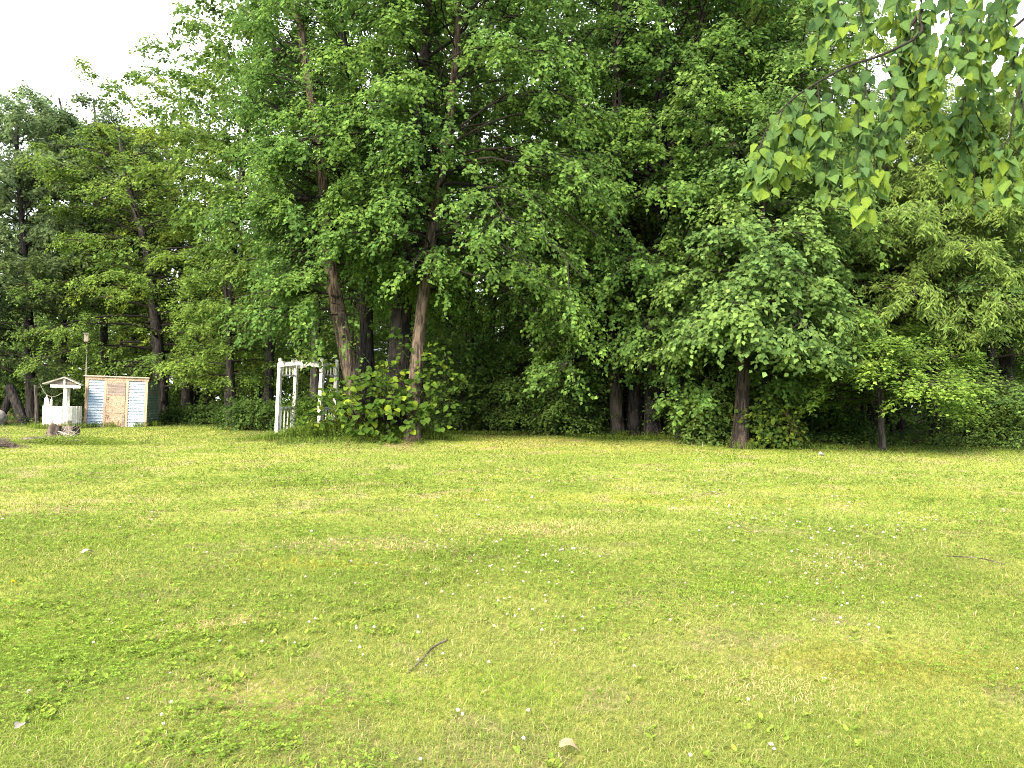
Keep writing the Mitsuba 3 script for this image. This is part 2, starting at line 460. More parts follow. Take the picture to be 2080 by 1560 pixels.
def make_clover():
    rng = np.random.default_rng(5)
    n = 52_000
    y = np.exp(rng.uniform(math.log(2.6), math.log(15.0), n))
    x = rng.uniform(-1, 1, n) * (0.74 * y + 0.3)
    dens = npfbm(x, y, 0.9, 31) + 0.5 * (npfbm(x, y, 3.5, 32) - 0.5)
    dens += 0.16 * np.exp(-((x + 2.2) / 1.1) ** 2 - ((y - 4.6) / 2.0) ** 2) + 0.14 * np.exp(-((x - 2.1) / 0.9) ** 2 - ((y - 5.8) / 0.8) ** 2)
    ok = rng.random(n) < np.clip((dens - 0.44) * 5.5, 0, 1)
    x, y = x[ok], y[ok]
    n = len(x)
    lod = np.maximum(1, y / 5.5)
    h = rng.uniform(0.018, 0.055, n)
    az = rng.uniform(0, 2 * np.pi, n)
    base = np.stack([x, y, ground_z(x, y) + h], 1)
    tilt = np.stack([0.35 * rng.standard_normal(n), 0.35 * rng.standard_normal(n), np.ones(n)], 1)
    c = leaf_colors(rng, n, (0.10, 0.185, 0.028), (0.20, 0.30, 0.045), 0.4, 0.2)
    m = Mesh()
    for k in range(3):
        a = az + k * 2 * np.pi / 3
        d = np.stack([np.cos(a), np.sin(a), 0 * a], 1)
        r = rng.uniform(0.010, 0.019, n) * lod
        leaves(m, base + rng.normal(0, 0.001, (n, 3)), d + [0, 0, 0.18], tilt, r, c * np.exp(0.08 * rng.standard_normal(n))[:, None], 'clover')
    tag(obj('clover_leaves', m, 'blade'), 'green clover leaves spreading in patches through the mown lawn', 'clover', kind='stuff')
    # broad-leaved weeds, mostly in the near left corner
    m = Mesh()
    n = 1300
    y = np.where(rng.random(n) < 0.6, rng.uniform(2.9, 6.0, n), rng.uniform(4.0, 11.0, n))
    x = np.where(rng.random(n) < 0.62, rng.uniform(-0.74, -0.15, n), rng.uniform(-0.7, 0.7, n)) * y
    k = npfbm(x, y, 1.3, 41) > 0.47
    x, y = x[k], y[k]
    n = len(x)
    for q in range(7):
        a = rng.uniform(0, 2 * np.pi, n)
        el = rng.uniform(0.15, 0.8, n)
        d = np.stack([np.cos(a) * np.cos(el), np.sin(a) * np.cos(el), np.sin(el)], 1)
        nr = np.stack([-np.cos(a) * np.sin(el), -np.sin(a) * np.sin(el), np.cos(el)], 1)
        s = rng.uniform(0.018, 0.042, n)
        p = np.stack([x, y, ground_z(x, y) + 0.012], 1) + rng.normal(0, 0.012, (n, 3)) * [1, 1, 0.2]
        col = leaf_colors(rng, n, (0.13, 0.21, 0.035), (0.24, 0.33, 0.05), 0.45, 0.2)
        disc_leaf(p + d * s[:, None] * 0.5, nr, d, s * 0.30, col, m, k=6, long=1.75)
    tag(obj('broadleaf_weeds', m, 'blade'), 'broad-leaved plantain and dandelion leaves in the near left lawn', 'weeds', kind='stuff')


make_clover()


def flower_mesh(rng):
    m = Mesh()
    n = 46
    k = np.arange(n) + 0.5
    ph, th = np.arccos(1 - 1.55 * k / n), np.pi * (1 + 5 ** 0.5) * k
    d = np.stack([np.cos(th) * np.sin(ph), np.sin(th) * np.sin(ph), np.cos(ph)], 1)
    col = np.tile([[0.80, 0.78, 0.76]], (n, 1)) * (0.86 + 0.14 * d[:, 2:])
    col[d[:, 2] < 0] *= [0.86, 0.72, 0.68]
    up = np.cross(d, rng.standard_normal((n, 3)))
    leaves(m, d * 0.003 + [0, 0, 0.045], d, up, np.full(n, 0.0105), col, 'oval')
    v, f = tube([[0, 0, -0.005], [0.002, 0, 0.02], [0, 0, 0.045]], 0.0011, 4)
    m.add(v, f, (0.16, 0.22, 0.05))
    return m


def make_flowers():
    rng = np.random.default_rng(8)
    protos = [flower_mesh(np.random.default_rng(100 + k)) for k in range(3)]
    dicts = [mikit.ply(p.tm(), 'petal', color=p.colors()) for p in protos]
    pts = [ground_at(px, py)[:2] for px, py in (
        (224, 1268), (226, 1275), (189, 1317), (350, 1440), (333, 1466), (334, 1481), (345, 1377), (446, 1312), (532, 1316), (598, 1316), (624, 1275), (640, 1268), (260, 1431),
        (788, 1438), (848, 1353), (899, 1340), (866, 1364), (993, 1358), (1100, 1290), (1102, 1289), (1129, 1314), (1165, 1291), (1060, 1516), (1069, 1459), (941, 1463), (927, 1458), (1292, 1367),
        (846, 1298), (759, 1286), (730, 1326), (714, 1313), (724, 1287), (740, 1340), (1023, 1224), (1013, 1232), (1030, 1256), (1518, 1434), (1676, 1390), (2066, 1370), (1752, 1186), (1766, 1278),
        (1453, 1238), (1456, 1237), (1492, 1240), (1488, 1214), (1510, 1218), (1547, 1237), (1573, 1244), (1563, 1192), (1628, 1180), (1638, 1174), (1661, 1188), (1663, 1196), (1632, 1221), (1628, 1238),
        (1653, 1268), (1706, 1265), (1703, 1275), (1390, 1192), (1450, 1207), (1600, 1220), (1711, 1173), (1714, 1213), (1527, 1135), (1490, 1107), (950, 1196), (1206, 1244), (1130, 1193), (1116, 1192), (871, 1170), (884, 1166), (866, 1196), (742, 1196), (722, 1194), (680, 1175), (620, 1180), (1572, 1535), (1405, 1550), (60, 1420), (854, 1557), (1570, 1531), (310, 1160), (420, 1130), (560, 1120), (1010, 1110), (1180, 1120))]
    n = 1700
    y = np.exp(rng.uniform(math.log(5.0), math.log(21.0), n))
    x = rng.uniform(-1, 1, n) * 0.68 * y
    dens = npfbm(x, y, 0.7, 51)
    ctr = np.exp(-((x - 0.22 * y) / (0.30 * y)) ** 2)
    ok = (rng.random(n) < np.clip((dens - 0.42) * 4.5, 0, 1) * (0.12 + 0.88 * ctr)) & (y < lawn_edge(x) - 1.6)
    pts = np.vstack([pts, np.stack([x[ok], y[ok]], 1)])
    pts = pts[np.argsort(pts[:, 1])]
    rest = Mesh()
    for i, (px, py) in enumerate(pts):
        s = rng.uniform(0.5, 0.85) * (1.0 if py < 6 else min(1.35, py / 6))
        rz, tx = rng.uniform(0, 360), rng.uniform(-22, 22)
        M = T().translate([px, py, float(ground_z(px, py))]).rotate([0, 0, 1], rz).rotate([1, 0, 0], tx).scale([float(s)] * 3)
        if i < 290:
            key = obj('clover_flower', dicts[i % 3], None, to_world=M)
            tag(key, 'small white clover flower head standing on a thin stem in the lawn', 'flower', 'white clover flowers dotted over the lawn')
        else:
            p = protos[i % 3]
            mm = np.array(M.matrix)
            v, f = p.tm()
            sub = slice(0, 46 * 4, 2)
            f = f[:92][::2] if py > 9 else f[:92]
            rest.add(v @ mm[:3, :3].T + mm[:3, 3], f, p.colors())
    tag(obj('distant_clover_flowers', rest, 'petal'), 'far white clover flowers sprinkled over the back of the lawn', 'flowers', kind='stuff')


make_flowers()


# ------------------------------------------------------------------ trees
def sprays(rng, P, U, L, n_sub, n_twig, n_leaf, spread=0.42, twig=0.5, droop=0.25, s0=0.18, vert=1.0):
    """Side branches of the limbs P (m, k, 3), their twigs and the places of the leaves; all as arrays."""
    m, k, _ = P.shape
    li = np.repeat(np.arange(m), n_sub)
    s = rng.uniform(s0, 1.0, m * n_sub)
    s = 1 - (1 - s) ** 1.25 * 1.0
    x = np.clip(s, 0, 0.999) * (k - 1)
    i = x.astype(int)
    t = (x - i)[:, None]
    a = P[li, i] * (1 - t) + P[li, i + 1] * t
    tan = norm(P[li, i + 1] - P[li, i])
    side = norm(np.cross(tan, [0, 0, 1.0]))
    sg = rng.choice([-1.0, 1.0], len(li))[:, None]
    be = rng.uniform(0.35, 1.15, len(li))[:, None]
    d = norm(tan * np.cos(be) + side * sg * np.sin(be) + np.array([0, 0, 1]) * rng.normal(0.05, 0.22 * vert, len(li))[:, None])
    ln = L[li] * spread * (1.18 - 0.85 * s) * rng.uniform(0.6, 1.25, len(li)) + 0.25
    u = np.linspace(0, 1, 5)
    S = a[:, None] + d[:, None] * (ln[:, None] * u)[:, :, None] - np.array([0, 0, 1]) * (droop * ln[:, None] * u[None] ** 2)[:, :, None]
    # twigs
    ti = np.repeat(np.arange(len(li)), n_twig)
    q = rng.uniform(0.12, 1.0, len(ti))
    x = np.clip(q, 0, .999) * 4
    i = x.astype(int)
    t = (x - i)[:, None]
    b = S[ti, i] * (1 - t) + S[ti, i + 1] * t
    tan2 = norm(S[ti, i + 1] - S[ti, i])
    side2 = norm(np.cross(tan2, [0, 0, 1.0]))
    sg = rng.choice([-1.0, 1.0], len(ti))[:, None]
    be = rng.uniform(0.2, 1.1, len(ti))[:, None]
    d2 = norm(tan2 * np.cos(be) + side2 * sg * np.sin(be) + np.array([0, 0, 1]) * rng.normal(-0.12, 0.25 * vert, len(ti))[:, None])
    ln2 = twig * rng.uniform(0.5, 1.3, len(ti))
    # leaves
    fi = np.repeat(np.arange(len(ti)), n_leaf)
    v = np.tile((np.arange(n_leaf) + 0.6) / n_leaf, len(ti)) + rng.normal(0, 0.06, len(fi))
    pos = b[fi] + d2[fi] * (ln2[fi] * v)[:, None] - np.array([0, 0, 1]) * (0.30 * ln2[fi] * v ** 2)[:, None]
    return S, ln, li, pos, d2[fi], li[ti[fi]], s[ti[fi]]


def foliage(mesh, rng, pos, dirs, limb_tint, kind, size, base, young, up=0.9, hang=0.35, centre=None, bright=0.22, tip=None):
    n = len(pos)
    side = norm(np.cross(dirs, [0, 0, 1.0])) * rng.choice([-1.0, 1.0], n)[:, None]
    d = norm(dirs * rng.uniform(0.2, 1.0, n)[:, None] + side * rng.uniform(0.3, 1.0, n)[:, None] + np.array([0, 0, -1]) * (hang + 0.25 * rng.standard_normal(n))[:, None])
    nr = np.array([0, 0, up]) + 0.42 * rng.standard_normal((n, 3))
    if centre is not None:
        o = pos - centre
        o[:, 2] = 0
        nr = nr + 0.75 * norm(o)
    sz = size * rng.uniform(0.65, 1.25, n)
    col = leaf_colors(rng, n, base, young, limb_tint + (0 if tip is None else 0.35 * np.clip(tip - 0.55, 0, 1)), bright)
    leaves(mesh, pos + norm(nr) * (0.05 * rng.standard_normal(n) * size / 0.1)[:, None], d, nr, sz, col, kind)


def trunk_mesh(pts, r0, r1, n=34, sides=18, ridge=0.16, seed=0, flare=0.35, power=1.0):
    p = spline(pts, n)
    L = np.concatenate([[0], np.cumsum(np.linalg.norm(np.diff(p, axis=0), axis=1))])
    s = (L / L[-1]) ** power
    r = r0 * (1 - s) + r1 * s
    r = r * (1 + 1.5 * flare * np.exp(-L / 0.28))
    return p, r, tube(p, r, sides, ridge, seed)


def tree(name, label, trunk, r0, r1, barkm, seed, z0, z1, radius, n_limb, n_sub, n_twig, n_leaf, kind, size, base, young,
         tint=0.25, az=None, rise=(0.1, 0.9), arc=0.35, group=None, droop=0.25, twig=0.5, spread=0.42, up=0.9, hang=0.35, extra=(), limb_r=0.27, ridge=0.16, lead=True, gap=0.0, cat='tree', bright=0.22, zmin=0.0, keep=None, vert=1.2):
    """trunk: control points; limbs leave it between the heights z0 and z1; radius(h, azimuth) is the reach of the crown, h from 0 to 1."""
    rng = np.random.default_rng(seed)
    key = thing(name, label, cat, group)
    p, r, tm = trunk_mesh(trunk, r0, r1, seed=seed, ridge=ridge)
    obj('trunk', tm, barkm, key, smooth=40)
    zs = p[:, 2]
    h = (np.arange(n_limb) + rng.uniform(0, 1, n_limb)) / n_limb
    zz = z0 + (z1 - z0) * h
    azs = (np.arange(n_limb) * 2.39996 + rng.normal(0, 0.35, n_limb)) if az is None else rng.uniform(az[0], az[1], n_limb)
    L = np.array([radius(a, b) for a, b in zip(h, azs)]) * rng.uniform(0.72, 1.12, n_limb)
    st = np.stack([np.interp(zz, zs, p[:, k]) for k in range(3)], 1)
    el = rise[0] + (rise[1] - rise[0]) * h + rng.normal(0, 0.10, n_limb)
    K = 9
    s = np.linspace(0, 1, K)
    hd = np.stack([np.cos(azs), np.sin(azs), 0 * azs], 1)
    wig = np.stack([-np.sin(azs), np.cos(azs), 0 * azs], 1)
    P = st[:, None] + hd[:, None] * (L[:, None] * s)[:, :, None] + np.array([0, 0, 1]) * (L[:, None] * (np.tan(el)[:, None] * s - arc * s[None] ** 2))[:, :, None] \
        + wig[:, None] * (L[:, None] * 0.15 * rng.normal(0, 1, n_limb)[:, None] * np.sin(s * 4.6)[None])[:, :, None]
    if len(extra):
        E = np.array([spline(e, K) for e in extra])
        P = np.concatenate([P, E])
        L = np.concatenate([L, np.linalg.norm(E[:, -1] - E[:, 0], axis=1)])
    def fits(q):
        g = q[:, 2] - ground_z(q[:, 0], q[:, 1]) > zmin + 0.15
        return g & keep(q, np.full(len(q), 0.9)) if keep is not None else g
    for q in range(len(P)):
        bad = np.nonzero(~fits(P[q]))[0]
        if len(bad):
            P[q] = spline(P[q][:max(2, bad[0])], K)
    wood = Mesh()
    for q in range(len(P)):
        rr = np.interp(P[q, 0, 2], zs, r) * limb_r * min(1.0, 0.35 + L[q] / 6)
        wood.add(*tube(P[q], rr * (1 - 0.85 * s), 6, cap=False))
    S, ln, li, pos, dd, ll, ss = sprays(rng, P, None, L, n_sub, n_twig, n_leaf, spread=spread, twig=twig, droop=droop, vert=vert)
    ends = fits(S[:, -1])
    for q in np.nonzero(ends)[0]:
        wood.add(*tube(S[q][::2], (0.012 + 0.006 * ln[q]) * np.array([1, .6, .2]), 3, cap=False))
    obj('limbs', wood, 'twig' if barkm != 'bark_brown' else 'twig', key, kind='stuff')
    low = pos[:, 2] - ground_z(pos[:, 0], pos[:, 1]) > zmin + 0.25 * rng.standard_normal(len(pos))
    if keep is not None:
        low &= keep(pos, rng.standard_normal(len(pos)))
    pos, dd, ll, ss = pos[low], dd[low], ll[low], ss[low]
    if gap:
        g = meshkit.fbm(pos * 0.55, 2, seed) > gap
        pos, dd, ll, ss = pos[g], dd[g], ll[g], ss[g]
    lt = np.clip(rng.normal(tint, 0.16, len(P)), 0, 1)
    cen = np.array([np.interp(1e9, zs, p[:, 0]), p[:, 1].mean(), 0])
    cen[0] = p[:, 0].mean()
    m = Mesh()
    foliage(m, rng, pos, dd, lt[ll], kind, size, base, young, up=up, hang=hang, centre=cen, tip=ss, bright=bright)
    obj('crown', m, 'leaf', key, kind='stuff')
    return key, P, len(pos)


LINDEN, LINDEN_Y = (0.090, 0.182, 0.050), (0.175, 0.29, 0.056)
COUNT = {}


def TT(*a, **k):
    key, P, n = tree(*a, **k)
    COUNT[key] = n
    return key


def tp(*pts):
    return [W(*q) for q in pts]


def ground_trunk(px, Y, *rest):
    """Control points of a trunk whose foot stands on the ground at that column and depth."""
    g = W(px, 870, Y)
    g[2] = ground_z(g[0], g[1]) - 0.1
    return [g] + tp(*rest)


def left_edge(p, r):
    # the boughs reach out farther the higher they are
    z = p[:, 2]
    return p[:, 0] > -9.2 - 3.3 * np.clip((z - 7.5) / 3, 0, 1) - 0.22 * r - 1.2 * (meshkit.fbm(p * 0.45, 2, 7) - 0.5)


def clear_trunks(p, r):
    # few leaves grow in front of the lower trunks
    front = (p[:, 1] < 21.6) & (p[:, 0] > -5.2) & (p[:, 0] < -1.9) & (p[:, 2] < 5.0 + 0.3 * r)
    dense = meshkit.fbm(p * 1.1, 2, 17) > 0.56
    return ~front | dense


def inner(p, r, foot, top):
    # nothing much grows in the shade close round a trunk
    t = np.clip((p[:, 2] - foot[2]) / (top[2] - foot[2]), 0, 1)[:, None]
    q = np.asarray(foot) * (1 - t) + np.asarray(top) * t
    return np.hypot(p[:, 0] - q[:, 0], p[:, 1] - q[:, 1]) > 1.3 + 0.3 * r


A_FOOT, A_TOP = W(738, 880, 21.3), W(600, -60, 22.0)


def clump_edge(p, r):
    low = (p[:, 2] > 2.55 + 0.2 * r) | ((p[:, 0] > -6.7) & (p[:, 1] < 21.6))
    d = p[:, 0] - (A_FOOT[0] + (A_TOP[0] - A_FOOT[0]) * (p[:, 2] - A_FOOT[2]) / (A_TOP[2] - A_FOOT[2]))
    thin = (np.abs(d) < 0.55) & (p[:, 1] < 22) & (meshkit.fbm(p * 0.5, 2, 23) < 0.56)
    return left_edge(p, r) & clear_trunks(p, r) & low & inner(p, r, A_FOOT, A_TOP) & ~thin


# four lindens of the left clump
TT('linden_tree', 'leftmost linden of the front clump, brown trunk leaning left, long boughs sweeping left', ground_trunk(738, 21.3, (700, 700, 21.3), (668, 520, 21.4), (648, 290, 21.6), (618, 110, 21.8), (590, -120, 22.0)),
   0.235, 0.08, 'bark_brown', 11, 4.0, 15.5, lambda h, a: (6.6 if math.cos(a) < 0.2 else 4.2) * (0.6 if math.sin(a) < -0.75 else 1.0) * (1.0 - 0.35 * h), 80, 11, 9, 11, 'wide', 0.112, LINDEN, LINDEN_Y, 0.22, zmin=1.35, keep=clump_edge, rise=(0.30, 0.95), arc=0.72,
   extra=[tp((668, 470, 21.4), (560, 470, 20.6), (450, 540, 19.8), (370, 640, 19.3)), tp((655, 400, 21.4), (520, 420, 20.4), (420, 520, 19.8), (350, 560, 19.6)), tp((690, 640, 21.3), (620, 640, 20.6), (540, 660, 20.0), (470, 720, 19.7)),
          tp((650, 330, 21.5), (500, 330, 21.0), (380, 380, 20.8), (330, 470, 20.6)), tp((640, 250, 21.6), (480, 190, 21.6), (330, 160, 21.6), (240, 140, 21.6)), tp((620, 120, 21.7), (470, 60, 21.7), (300, 40, 21.7), (190, 40, 21.7)),
          tp((650, 300, 21.5), (560, 250, 21.0), (460, 230, 20.6), (370, 250, 20.4)), tp((672, 560, 21.3), (590, 560, 20.4), (480, 610, 19.6), (400, 700, 19.2)), tp((675, 600, 21.2), (690, 600, 20.4), (740, 620, 19.9), (780, 680, 19.6)),
          tp((700, 680, 21.2), (680, 700, 20.6), (640, 730, 20.2), (600, 770, 20.0)), tp((690, 640, 21.2), (650, 640, 20.8), (610, 690, 20.5), (585, 760, 20.4)),
          tp((695, 660, 21.2), (670, 670, 21.0), (645, 720, 20.8), (630, 800, 20.7)), tp((690, 620, 21.2), (640, 610, 21.0), (590, 650, 20.8), (555, 720, 20.6)),
          tp((700, 650, 21.2), (685, 690, 20.9), (665, 730, 20.7), (650, 780, 20.6)), tp((700, 630, 21.2), (675, 640, 20.9), (640, 690, 20.7), (615, 745, 20.6)), tp((690, 600, 21.2), (650, 620, 20.8), (620, 670, 20.6), (590, 735, 20.5)), tp((695, 640, 21.2), (690, 680, 21.0), (680, 720, 20.9), (672, 790, 20.8))])
TT('linden_tree', 'dark slim linden trunk second from left in the front clump', ground_trunk(752, 23.0, (745, 700, 23.0), (742, 520, 23.0), (733, 280, 23.0), (700, 100, 23.2), (672, -100, 23.4)),
   0.22, 0.09, 'bark_dark', 12, 6.5, 16.5, lambda h, a: 4.2 * (1.0 - 0.3 * h), 36, 10, 8, 9, 'wide', 0.12, LINDEN, LINDEN_Y, 0.15, rise=(0.1, 0.9),
   extra=[tp((735, 290, 23), (760, 200, 23), (800, 108, 22.8), (860, 100, 22.6)), tp((705, 110, 23.2), (660, 20, 23.2), (560, -60, 23.2), (500, -140, 23.2))])
TT('linden_tree', 'dark stout linden trunk rising straight behind the front clump', ground_trunk(800, 22.6, (810, 740, 22.6), (820, 540, 22.6), (832, 340, 22.6), (856, 190, 22.6), (880, -100, 22.8)),
   0.36, 0.12, 'bark_dark', 13, 5.5, 16.5, lambda h, a: 4.6 * (1.0 - 0.25 * h), 40, 10, 8, 9, 'wide', 0.12, LINDEN, LINDEN_Y, 0.2, rise=(0.05, 0.9))
TT('linden_tree', 'pale brown furrowed linden trunk at the right of the front clump, boughs hanging right', ground_trunk(838, 20.9, (848, 720, 20.9), (868, 540, 20.9), (900, 320, 21.0), (925, 130, 21.2), (935, -120, 21.4)),
   0.205, 0.07, 'bark_brown', 14, 4.6, 15.5, lambda h, a: (5.2 if math.cos(a) > -0.2 else 3.2) * (1.0 - 0.25 * h), 70, 11, 8, 11, 'wide', 0.113, LINDEN, LINDEN_Y, 0.34, zmin=2.3, keep=clear_trunks, rise=(0.30, 1.0), arc=0.72,
   extra=[tp((890, 400, 20.9), (980, 380, 20.2), (1100, 400, 19.6), (1230, 490, 19.2)), tp((900, 330, 21.0), (1010, 300, 20.4), (1130, 330, 20.0), (1240, 400, 19.8)), tp((880, 480, 20.9), (960, 470, 20.0), (1060, 520, 19.5), (1160, 600, 19.3)),
          tp((870, 540, 20.8), (830, 500, 20.0), (760, 470, 19.4), (690, 480, 19.2)), tp((905, 280, 21), (1020, 200, 20.6), (1140, 190, 20.4), (1230, 250, 20.2)), tp((920, 160, 21), (1010, 60, 20.8), (1110, 40, 20.8), (1190, 110, 20.6)),
          tp((872, 520, 20.8), (960, 560, 20.0), (1080, 580, 19.6), (1200, 700, 19.5)), tp((880, 450, 20.8), (820, 400, 20.2), (730, 380, 19.8), (660, 420, 19.6))])

# the clump right of the middle
TT('basswood_tree', 'tall basswood with pale foot, leftmost stem of the middle clump', ground_trunk(1256, 24.0, (1248, 760, 24.0), (1242, 600, 24.0), (1250, 400, 24.0), (1254, 180, 24.0), (1258, -140, 24.2)),
   0.20, 0.12, 'bark_grey', 15, 3.2, 19.5, lambda h, a: 4.6 * (1.0 - 0.2 * h), 58, 10, 8, 9, 'wide', 0.125, LINDEN, LINDEN_Y, 0.18, zmin=0.9, rise=(0.0, 0.8))
TT('basswood_tree', 'dark tall basswood stem, second in the middle clump', ground_trunk(1286, 24.4, (1288, 740, 24.4), (1290, 600, 24.4), (1312, 420, 24.4), (1338, 240, 24.4), (1345, -140, 24.6)),
   0.22, 0.12, 'bark_dark', 16, 2.6, 19.0, lambda h, a: 4.6 * (1.0 - 0.2 * h), 58, 10, 8, 9, 'wide', 0.125, LINDEN, LINDEN_Y, 0.2, zmin=0.9, rise=(0.0, 0.8),
   extra=[tp((1300, 520, 24.4), (1360, 470, 23.4), (1430, 470, 22.6), (1500, 520, 22.2)), tp((1290, 620, 24.3), (1330, 600, 23.4), (1390, 600, 22.6), (1440, 660, 22.2)), tp((1285, 640, 24.3), (1240, 610, 23.2), (1190, 640, 22.4), (1130, 700, 22.0))])
TT('basswood_tree', 'many-ribbed dark basswood foot with stems crowded together, right of the middle clump', ground_trunk(1326, 23.4, (1328, 760, 23.4), (1334, 560, 23.6), (1352, 360, 23.8), (1400, 150, 24.0), (1450, -80, 24.2)),
   0.27, 0.10, 'bark_dark', 17, 2.2, 15.5, lambda h, a: 4.2 * (1.0 - 0.2 * h), 54, 10, 8, 9, 'wide', 0.13, LINDEN, LINDEN_Y, 0.22, zmin=0.8, rise=(0.0, 0.8),
   extra=[tp((1340, 560, 23.5), (1400, 540, 22.8), (1450, 560, 22.0), (1500, 640, 21.6))], ridge=0.18)
TT('basswood_tree', 'short straight dark trunk standing between the middle clump and the brown trunk', ground_trunk(1384, 22.4, (1381, 800, 22.4), (1380, 700, 22.4), (1386, 560, 22.6), (1400, 400, 22.8)),
   0.17, 0.07, 'bark_dark', 18, 3.6, 9.5, lambda h, a: 2.8 * (1.0 - 0.2 * h), 20, 7, 6, 8, 'wide', 0.115, LINDEN, LINDEN_Y, 0.25, rise=(0.0, 0.6))
TT('linden_tree', 'brown trunk at the lawn edge right of the middle, forking high under big pale leaves', ground_trunk(1503, 19.8, (1508, 790, 19.8), (1514, 690, 19.9), (1522, 600, 20.1), (1540, 500, 20.3), (1552, 400, 20.5), (1556, 320, 20.7)),
   0.205, 0.06, 'bark_russet', 19, 3.3, 8.4, lambda h, a: 3.2 * (1.0 - 0.3 * h), 54, 10, 8, 9, 'wide', 0.135, (0.098, 0.185, 0.062), (0.175, 0.28, 0.07), 0.32, rise=(-0.1, 0.9), arc=0.45, zmin=2.2,
   extra=[tp((1520, 680, 19.8), (1470, 640, 19.0), (1430, 640, 18.4), (1400, 690, 18.2)), tp((1530, 650, 19.8), (1530, 600, 19.0), (1500, 600, 18.4), (1470, 670, 18.2)), tp((1550, 600, 19.9), (1600, 600, 19.0), (1660, 620, 18.4), (1720, 670, 18.2)),
          tp((1560, 590, 19.9), (1560, 540, 19.0), (1520, 540, 18.4), (1480, 590, 18.2)), tp((1530, 660, 19.8), (1560, 660, 19.0), (1590, 690, 18.6), (1620, 740, 18.5))])
TT('basswood_tree', 'broad basswood standing back behind the brown trunk, closing the wall of leaves', ground_trunk(1470, 24.6, (1472, 760, 24.6), (1480, 560, 24.6), (1500, 300, 24.8), (1520, 60, 25.0)),
   0.22, 0.08, 'bark_dark', 33, 2.4, 15.0, lambda h, a: 5.4 * (1.0 - 0.3 * h), 64, 10, 8, 9, 'wide', 0.13, LINDEN, LINDEN_Y, 0.28, rise=(0.0, 0.8), zmin=1.0)
# narrow-leaved oaks on the right
OAK, OAK_Y = (0.120, 0.205, 0.056), (0.21, 0.30, 0.07)
TT('narrow_leaved_oak', 'oak with fine narrow yellowish leaves, dark trunk behind the small maple', ground_trunk(1776, 24.0, (1778, 760, 24.0), (1784, 660, 24.0), (1790, 480, 24.2), (1800, 300, 24.4)),
   0.24, 0.07, 'bark_dark', 20, 4.2, 11.2, lambda h, a: 5.3 * (1.0 - 0.45 * h), 46, 12, 10, 13, 'narrow', 0.17, OAK, OAK_Y, 0.35, zmin=2.8, rise=(0.15, 0.8), arc=0.45, twig=0.42, hang=0.5)
TT('narrow_leaved_oak', 'oak with fine narrow yellowish leaves filling the right edge of the view', ground_trunk(2050, 24.0, (2045, 760, 24.0), (2040, 560, 24.0), (2030, 320, 24.4)),
   0.26, 0.07, 'bark_dark', 21, 4.2, 10.4, lambda h, a: 5.0 * (1.0 - 0.45 * h), 48, 12, 10, 13, 'narrow', 0.17, OAK, OAK_Y, 0.42, zmin=2.8, rise=(0.15, 0.8), arc=0.45, twig=0.42, hang=0.5)
TT('narrow_leaved_oak', 'yellowish narrow-leaved oak between the maple and the right edge, standing nearest the lawn', ground_trunk(1905, 22.8, (1906, 760, 22.8), (1910, 600, 22.8), (1915, 420, 23.0), (1918, 330, 23.0)),
   0.17, 0.05, 'bark_dark', 34, 3.8, 9.2, lambda h, a: 3.6 * (1.0 - 0.4 * h), 40, 11, 10, 12, 'narrow', 0.16, OAK, OAK_Y, 0.45, rise=(0.05, 0.7), arc=0.4, twig=0.42, hang=0.5, zmin=3.0)
TT('narrow_leaved_oak', 'tall pale-green oak rising behind the brown trunk at upper right', ground_trunk(1655, 27.0, (1648, 700, 27.0), (1630, 400, 27.0), (1618, 150, 27.0), (1605, -60, 27.2)),
   0.30, 0.08, 'bark_dark', 22, 6.0, 17.2, lambda h, a: 5.0 * (1.0 - 0.45 * h), 46, 10, 8, 12, 'narrow', 0.17, (0.115, 0.185, 0.055), (0.23, 0.30, 0.08), 0.35, rise=(0.0, 0.7), twig=0.5)
# the small maple in front of the right wood
TT('young_maple', 'young maple spreading bright flat layers of leaves over the dark wood', ground_trunk(1792, 20.3, (1790, 860, 20.3), (1788, 800, 20.3), (1782, 740, 20.4), (1776, 690, 20.5)),
   0.095, 0.03, 'bark_dark', 23, 1.7, 3.3, lambda h, a: 3.0 * (1.0 - 0.45 * h), 30, 10, 8, 8, 'maple', 0.095, (0.11, 0.21, 0.045), (0.20, 0.31, 0.055), 0.4, vert=1.0, rise=(0.22, 0.35), arc=0.30, droop=0.08, twig=0.4, up=1.8, hang=0.05, zmin=1.0,
   extra=[tp((1786, 790, 20.3), (1740, 770, 19.4), (1690, 800, 18.9), (1640, 850, 18.7)), tp((1784, 770, 20.3), (1830, 760, 19.2), (1890, 790, 18.8), (1940, 830, 18.7)), tp((1780, 740, 20.3), (1800, 720, 19.4), (1840, 740, 18.9), (1880, 780, 18.8)), tp((1780, 740, 20.3), (1760, 720, 19.4), (1730, 730, 19.0), (1690, 760, 18.8))])
TT('beech_tree', 'low beech with layered dark-green boughs at the right edge of the wood', ground_trunk(2010, 22.5, (2012, 760, 22.5), (2015, 640, 22.6), (2010, 540, 22.8)),
   0.16, 0.05, 'bark_dark', 24, 1.6, 6.2, lambda h, a: 3.6 * (1.0 - 0.35 * h), 34, 9, 8, 9, 'oval', 0.10, (0.07, 0.14, 0.045), (0.15, 0.24, 0.055), 0.3, vert=1.0, rise=(0.0, 0.45), arc=0.3, droop=0.12, up=1.4, hang=0.2)
